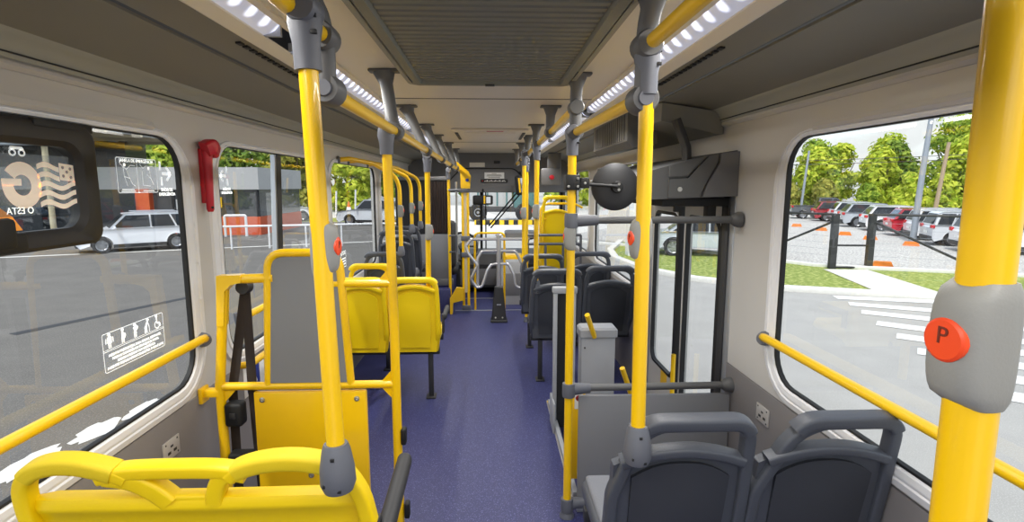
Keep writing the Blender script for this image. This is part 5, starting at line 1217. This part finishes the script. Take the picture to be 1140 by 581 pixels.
# ---- poles
t = thing('street_lamp_post', 'tall grey lamp post rising behind the parked cars', 'lamp post', (17.9, 22.1, G))
MB().tube([(17.9, 22.1, G), (18.02, 22.1, 2.0), (18.3, 22.1, 6.6)], [0.13, 0.11, 0.08], 12).build('post', M['galv'], t)
b = MB(); b.lathe([(0.22, 0), (0.22, 0.03), (0.14, 0.05), (0.14, 0.3)], (17.9, 22.1, G), (0, 0, 1), 12); b.build('base_plate', M['galv'], t)
b = MB(); b.tube([(18.3, 22.1, 6.6), (17.4, 21.9, 6.9)], 0.05, 8); b.bb(16.7, 17.4, 21.75, 22.05, 6.84, 6.95, 0.03); b.build('lamp_head', M['galv'], t)
t = MB().tube([(27.5, 47.0, G), (27.9, 47.0, 4.6)], [0.12, 0.09], 10); tag(t.build('light_mast', M['galv']), 'thin pale mast at the left edge of the large right window', 'mast')
t = MB().tube([(36.0, 42.5, G), (36.6, 42.5, 5.0)], [0.17, 0.13], 10); tag(t.build('utility_pole', M['timber']), 'brown wooden utility pole in front of the trees, right of lamp post', 'pole')
for i, z in enumerate((4.1, 3.75)):
    pts = [(10+5*k, 58-2.4*k*1.2, z-0.35*math.sin(PI*(k % 6)/6)) for k in range(13)]
    tag(MB().tube(pts, 0.025, 5).build('overhead_wire', M['dark']), '%s overhead wire strung across in front of the right-hand trees' % ('upper', 'lower')[i], 'wire')

# ---- trees
def tree(label, x, y, h, w_, mats, group, seed, nleaf=1500, trunk=0.35, leaf=0.42, low=0.18):
    rnd = random.Random(seed)
    t = thing('broadleaf_tree', label, 'tree', (x, y, G), group)
    b = MB(); b.tube([(x, y, G), (x+0.1, y, G+h*trunk), (x+0.2*w_*0.2, y, G+h*0.75)], [0.035*h*0.7, 0.025*h*0.7, 0.008*h], 8)
    for k in range(4):
        a = rnd.uniform(0, 6.28); b.tube([(x, y, G+h*trunk*0.9), (x+0.25*w_*math.cos(a), y+0.25*w_*math.sin(a), G+h*0.68)], [0.012*h, 0.004*h], 6)
    b.build('trunk', M['bark'], t)
    blobs = []
    for k in range(30):
        a = rnd.uniform(0, 2*PI); u = rnd.random(); zz = low+(0.92-low)*u
        rad = w_*0.36*math.sin(PI*min(1, 0.25+0.72*u))*rnd.uniform(0.4, 1.0)
        blobs.append((x+rad*math.cos(a), y+rad*math.sin(a), G+h*zz, w_*rnd.uniform(0.15, 0.25)))
    blobs.append((x, y, G+h*0.86, w_*0.2))
    q = MB()
    for k in range(nleaf):
        bx, by, bz_, br = rnd.choice(blobs)
        d = Vector((rnd.gauss(0, 1), rnd.gauss(0, 1), rnd.gauss(0.25, 1))).normalized()
        p = Vector((bx, by, bz_))+Vector((d.x, d.y, d.z*0.7))*br*rnd.uniform(0.55, 1.08)
        n = (d+Vector((rnd.uniform(-.6, .6), rnd.uniform(-.6, .6), rnd.uniform(-.3, .8)))).normalized()
        a = n.orthogonal().normalized(); c = n.cross(a); an = rnd.uniform(0, 6.28)
        e1 = (a*math.cos(an)+c*math.sin(an))*leaf*rnd.uniform(0.6, 1.2); e2 = (c*math.cos(an)-a*math.sin(an))*leaf*rnd.uniform(0.4, 0.8)
        q.add([p-e1, p+e2*0.8, p+e1, p-e2*0.8], [[0, 1, 2, 3]])
    o = q.build('crown', mats, t, smooth=False)
    return t
rnd = random.Random(5)
# right-hand belt of trees beyond the lot
xs = [(27, 52, 8.2), (30.5, 50, 7.6), (33.5, 55, 9.0), (36.0, 49, 7.4), (39.5, 52, 8.4), (42.5, 47, 7.8), (45.5, 50, 10.4), (48.5, 44, 7.6), (51, 48, 10.2), (54, 42, 8.6), (57.5, 44, 9.8), (60, 38, 9.0), (24, 56, 7.5), (35, 44, 4.4), (44.5, 42.5, 4.6), (29.5, 47, 3.8), (52, 38.5, 5.0), (64, 41, 10), (32.5, 45.5, 3.2), (38.2, 44.5, 3.4), (41, 43.5, 3.2), (47.5, 40.5, 3.6), (55.5, 36.5, 4.0), (27, 48, 3.4), (38, 58, 9.0), (43.5, 58, 10), (49, 56, 11), (32, 60, 8.5), (56, 52, 11)]
adj = ['bushy', 'rounded', 'loose', 'broad', 'dense', 'low', 'tall', 'spreading']
for i, (x, y, h) in enumerate(xs):
    pos = sorted(xs, key=lambda p: p[0]/p[1]).index((x, y, h))
    o_ = ['first', 'second', 'third', 'fourth', 'fifth', 'sixth', 'seventh', 'eighth', 'ninth', 'tenth', 'eleventh', 'twelfth', 'thirteenth', 'fourteenth', 'fifteenth', 'sixteenth', 'seventeenth', 'eighteenth', 'nineteenth', 'twentieth', 'twenty-first', 'twenty-second', 'twenty-third', 'twenty-fourth', 'twenty-fifth', 'twenty-sixth', 'twenty-seventh', 'twenty-eighth', 'twenty-ninth'][pos]
    h *= 0.80 if x/y < 0.80 else (0.90 if h > 5 else 1.0)
    tree('%s green tree from the left in the tree belt beyond the gravel lot' % o_, x, y, h, h*0.78, LEAF[(0, 0, 1, 0, 2, 0, 1, 3)[i % 8]], 'tree belt beyond the gravel lot', 100+i, 3600, 0.22, 0.30, 0.04)
ls = [(-31, 52, 7.0), (-27.5, 55, 8.4), (-24, 53, 7.6), (-21, 56, 8.6), (-18.5, 52, 7.2), (-15.5, 55, 8.2), (-13, 52, 7.4), (-10.5, 56, 8.6), (-8, 53, 6.8), (-35, 54, 8)]
for i, (x, y, h) in enumerate(ls):
    pos = sorted(ls, key=lambda p: p[0]/p[1]).index((x, y, h))
    tree('%s leafy tree from the left in the row seen through the left windows' % (ORD+['tenth'])[pos], x, y, h, h*0.85, LEAF[(1, 0, 2, 1, 3)[i % 5]], 'trees seen through the left windows', 300+i, 3300, 0.22, 0.32, 0.05)
fs = [(4, 74, 7.0), (9, 70, 7.5), (13.5, 66, 7.0), (18.5, 64, 7.8), (-1.5, 78, 8.0)]
for i, (x, y, h) in enumerate(fs):
    tree('%s hazy tree far ahead beyond the windscreen' % ORD[sorted(fs, key=lambda p: p[0]).index((x, y, h))], x, y, h, h*1.1, LEAF[(2, 1, 0, 3, 2)[i]], 'trees far ahead of the windscreen', 500+i, 1300, 0.25, 0.5, 0.12)

# ---- building on the left
t = thing('depot_building', 'low depot building with grey fascia, dark glazing and orange base panels', 'building', (-19, 29, G))
b = MB(); b.bb(-34, -11.3, 27.0, 33.0, 1.38, 2.45); b.build('fascia', M['bldgrey'], t)
b = MB(); b.bb(-33.9, -11.4, 27.25, 32.9, 0.05, 1.38); b.build('glazing', M['blddark'], t, smooth=False)
b = MB(); b.bb(-16.6, -11.35, 27.1, 32.9, G, 0.05); b.build('base_panel', M['bldorange'], t)
b = MB(); b.bb(-33.9, -16.6, 27.3, 32.9, G, 0.05); b.build('base_wall', M['blddark'], t)
b = MB()
for x in (-15.6, -14.1, -12.7, -11.5): b.bb(x-0.05, x+0.05, 27.1, 27.28, 0.05, 1.38)
b.build('glazing_bar', M['dark'], t)
b = MB(); b.bb(-17.15, -16.5, 26.9, 27.3, G, 1.40); b.build('pillar', M['bldorange'], t)
for x in (-24.5, -21.8, -19.9): b = MB(); b.bb(x-0.35, x+0.35, 26.7, 27.2, G, 1.4); b.build('pillar', M['blddark'], t)
b = MB(); b.bb(-13.6, -13.2, 27.15, 27.2, 0.5, 1.0); b.build('yellow_notice', M['yellow'], t)
b = MB(); b.bb(-15.3, -14.3, 27.0, 27.22, 0.4, 0.9); b.build('window_reflection_panel', M['bldgrey'], t)  # reflection of a white vehicle in the glazing, painted as a pale slab
t = thing('canopy_roof', 'open steel canopy roof with tan beams behind the near left window', 'canopy', (-24, 28, 2.6))
b = MB(); b.bb(-40, -18, 23.5, 36, 4.35, 4.5); b.build('roof_sheet', M['dark'], t)
for i in range(5):
    z = 4.2; y = 24+i*2.6
    b = MB(); b.bb(-40, -18, y-0.08, y+0.08, 4.05, 4.30); b.build('roof_beam', M['tan'], t)
for i in range(6):
    x = -38+i*3.9
    b = MB(); b.bb(x-0.06, x+0.06, 23.6, 35, 4.15, 4.33); b.build('roof_purlin', M['bldgrey'], t)
for x in (-31.5, -25.8, -19.0):
    b = MB(); b.tube([(x, 24.2, G), (x, 24.2, 4.1)], 0.11, 10); b.build('column', M['tan'], t)
b = MB()
for k in range(8): b.tube([(-40+k*2.75, 24, 3.3), (-38.6+k*2.75, 24, 4.1), (-37.25+k*2.75, 24, 3.3)], 0.05, 6)
b.tube([(-40, 24, 3.3), (-18, 24, 3.3)], 0.06, 6); b.build('truss', M['galv'], t)
b = MB(); b.bb(-44, -22, 34, 36, G, 4.4); tag(b.build('shed_wall', M['blddark'], smooth=False), 'dark shed wall at the back of the canopy', 'building')
# white barriers near the building, railing ahead
for i, (x, y) in enumerate(((-13.1, 25.3), (-12.2, 26.2))):
    t = thing('white_barrier', ('white tubular barrier closer to the bus, by the orange panels', 'white tubular barrier closer to the orange panels')[i], 'barrier', (x, y, G), 'white barriers by the depot')
    MB().tube(fillet([(x-0.45, y, G), (x-0.45, y, G+1.0), (x+0.45, y+0.2, G+1.0), (x+0.45, y+0.2, G)], 0.08), 0.06, 8).build('hoop', M['white'], t)
    MB().tube([(x-0.45, y, G+0.5), (x+0.45, y+0.2, G+0.5)], 0.03, 6).build('middle_bar', M['white'], t)
t = thing('white_railing', 'long low white railing across the yard seen through the left windows', 'railing', (-7, 21.5, G))
MB().tube([(-11.5, 20.5, 0.02), (-3.2, 22.6, 0.02)], 0.04, 8).build('top_rail', M['white'], t)
for k in range(7):
    x = -11.2+k*1.3; y = 20.5+(x+11.5)*0.253; MB().tube([(x, y, G), (x, y, 0.02)], 0.035, 8).build('post', M['white'], t)
t = thing('traffic_cone', 'orange traffic cone standing by the far road seen through third left window', 'cone', (-11.9, 46, G))
b = MB(); b.lathe([(0.4, 0), (0.4, 0.06), (0.28, 0.08), (0.06, 1.1), (0.0, 1.12)], (-11.9, 46, G), (0, 0, 1), 16); b.build('cone_body', M['orange'], t)
b = MB(); b.lathe([(0.215, 0.40), (0.16, 0.65)], (-11.9, 46, G), (0, 0, 1), 16); b.build('white_band', M['signwhite'], t)
for i, (x, y, h) in enumerate(((-13.4, 44, 1.6), (-12.6, 44.6, 2.0), (-10.9, 44, 2.1))):
    tag(MB().tube([(x, y, G), (x+0.1, y, G+h)], 0.07, 8).build('white_bollard', M['white']), '%s white marker post from the left by the orange cone' % ORD[i], 'post', 'white marker posts')
t = thing('gate_pillar', 'white square gate pillar on the grass corner seen past the rear door', 'pillar', (4.95, 18.4, G))
t.name = 'white_pillar'
b = MB(); b.bb(4.72, 5.18, 18.2, 18.65, G, 1.05); b.build('shaft', M['white'], t)
b = MB(); b.bb(4.68, 5.22, 18.16, 18.69, 1.05, 1.12, 0.02); b.build('cap', M['concrete'], t)
# truck ahead
t = thing('utility_truck', 'teal and white utility truck standing across the road beyond the windscreen', 'truck', (0.4, 37.5, G))
b = MB(); b.bb(-1.7, 3.2, 36.8, 38.8, -0.2, 0.15, 0.05); b.build('chassis', M['dark'], t)
b = MB(); b.loft([[(x, y, z) for x, z in ((1.6, 0.1), (3.2, 0.1), (3.25, 1.0), (2.95, 2.3), (1.6, 2.35))] for y in (36.8, 38.8)]); b.build('cab', M['teal'], t, smooth=False)
b = MB(); b.add([(1.85, 36.78, 1.2), (3.0, 36.78, 1.2), (2.8, 36.78, 2.1), (1.85, 36.78, 2.1)], [[0, 1, 2, 3]]); b.build('cab_window', M['carglass'], t, smooth=False)
b = MB(); b.bb(-1.7, 1.45, 36.8, 38.8, 0.15, 2.0, 0.06); b.build('cargo_box', M['bldgrey'], t)
b = MB()
for k in range(5): b.bb(-1.55+k*0.65, -1.45+k*0.65, 36.74, 36.8, 0.2, 1.95)
b.build('box_rib', M['teal'], t)
for x in (-0.85, 2.3):
    b = MB(); b.lathe([(0.25, -0.15), (0.56, -0.15), (0.62, -0.08), (0.62, 0.12), (0.25, 0.15)], (x, 36.85, G+0.62), (0, -1, 0), 24); w_ = b.build('wheel', M['tyre'], t)
    b = MB(); b.lathe([(0.30, 0.1), (0.26, 0.16), (0.1, 0.12), (0.08, 0.2), (0, 0.2)], (x, 36.85, G+0.62), (0, -1, 0), 20); b.build('rim', M['rim'], w_)
t = thing('striped_barrier', 'low yellow and black striped barrier bar on the road before the truck', 'barrier', (1.3, 33.5, G))
b = MB(); b.bb(-1.0, 3.6, 33.45, 33.6, G+0.02, G+0.30); b.build('bar', M['yellow'], t)
b = MB()
for k in range(8): b.bb(-0.9+k*0.58, -0.62+k*0.58, 33.43, 33.46, G+0.02, G+0.30)
b.build('black_stripe', M['black'], t)
# ================================================================== camera, light
cam = bpy.data.cameras.new('camera'); co = bpy.data.objects.new('camera', cam); COL.objects.link(co)
cam.sensor_fit = 'HORIZONTAL'; cam.sensor_width = 36.0; cam.lens = 600.0/1140.0*36.0; cam.clip_start = 0.02; cam.clip_end = 600
co.location = (0, 0, 1.55)
yaw = math.atan2(24.0, 600.0); pv = Vector((-24/600.0, 83.5/600.0, 1)).normalized()
xr = Vector((0.99921612, -0.03958713, 0)); fw = Vector((0.03920926, 0.98967835, -0.13783829)); upv = Vector((0.00545662, 0.13773024, 0.99045475))
mt = Matrix((xr, upv, -fw)).transposed().to_4x4(); mt.translation = co.location
co.matrix_world = mt
scn.camera = co

w = bpy.data.worlds.new('sky'); scn.world = w; w.use_nodes = True
nt = w.node_tree; bg = nt.nodes['Background']
sk = nt.nodes.new('ShaderNodeTexSky'); sk.sky_type = 'NISHITA'; sk.sun_elevation = math.radians(58); sk.sun_rotation = math.radians(200); sk.sun_disc = False; sk.air_density = 1.0; sk.dust_density = 2.5; sk.ozone_density = 1.5
tc = nt.nodes.new('ShaderNodeTexCoord'); nz = nt.nodes.new('ShaderNodeTexNoise'); nz.inputs['Scale'].default_value = 3.5; nz.inputs['Detail'].default_value = 6
mp = nt.nodes.new('ShaderNodeMapping'); mp.inputs['Scale'].default_value = (1, 1, 3)
rp = nt.nodes.new('ShaderNodeValToRGB'); rp.color_ramp.elements[0].position = 0.28; rp.color_ramp.elements[1].position = 0.56
sc_ = nt.nodes.new('ShaderNodeMixRGB'); sc_.blend_type = 'MULTIPLY'; sc_.inputs[0].default_value = 1.0; sc_.inputs[2].default_value = (SKYK, SKYK, SKYK, 1)
mx = nt.nodes.new('ShaderNodeMixRGB'); mx.inputs[2].default_value = (1.0, 1.0, 1.0, 1)
L = nt.links.new
L(tc.outputs['Generated'], mp.inputs['Vector']); L(mp.outputs[0], nz.inputs['Vector']); L(nz.outputs['Fac'], rp.inputs['Fac'])
L(sk.outputs[0], sc_.inputs[1]); L(sc_.outputs[0], mx.inputs[1]); L(rp.outputs['Color'], mx.inputs[0]); L(mx.outputs[0], bg.inputs['Color'])
bg.inputs['Strength'].default_value = 1.1
sun = bpy.data.lights.new('sun', 'SUN'); sun.energy = 3.2; sun.angle = math.radians(2); sun.color = (1.0, 0.96, 0.9)
so = bpy.data.objects.new('sun', sun); COL.objects.link(so); so.rotation_euler = (math.radians(28), math.radians(-14), 0)

def area(name, loc, sx, sy, e, rot=(0, 0, 0), color=(1, 0.98, 0.95)):
    a = bpy.data.lights.new(name, 'AREA'); a.shape = 'RECTANGLE'; a.size = sx; a.size_y = sy; a.energy = e; a.color = color
    o = bpy.data.objects.new(name, a); COL.objects.link(o); o.location = loc; o.rotation_euler = rot; return o
for s in (1, -1):
    for a, c in (TYR if s > 0 else TYL):
        area('strip_lamp', ((0.60 if s > 0 else -0.63), (a+c)/2, 1.965), 0.05, (c-a)*0.95, LAMP*(c-a), (0, math.radians(22*s), 0)).data.spread = math.radians(150)
scn.view_settings.view_transform = 'Standard'
scn.view_settings.look = 'None'
scn.view_settings.exposure = 0.0
scn.cycles.use_denoising = True
scn.cycles.max_bounces = 10; scn.cycles.diffuse_bounces = 5; scn.cycles.transparent_max_bounces = 24; scn.cycles.glossy_bounces = 4
scn.cycles.sample_clamp_indirect = 6.0
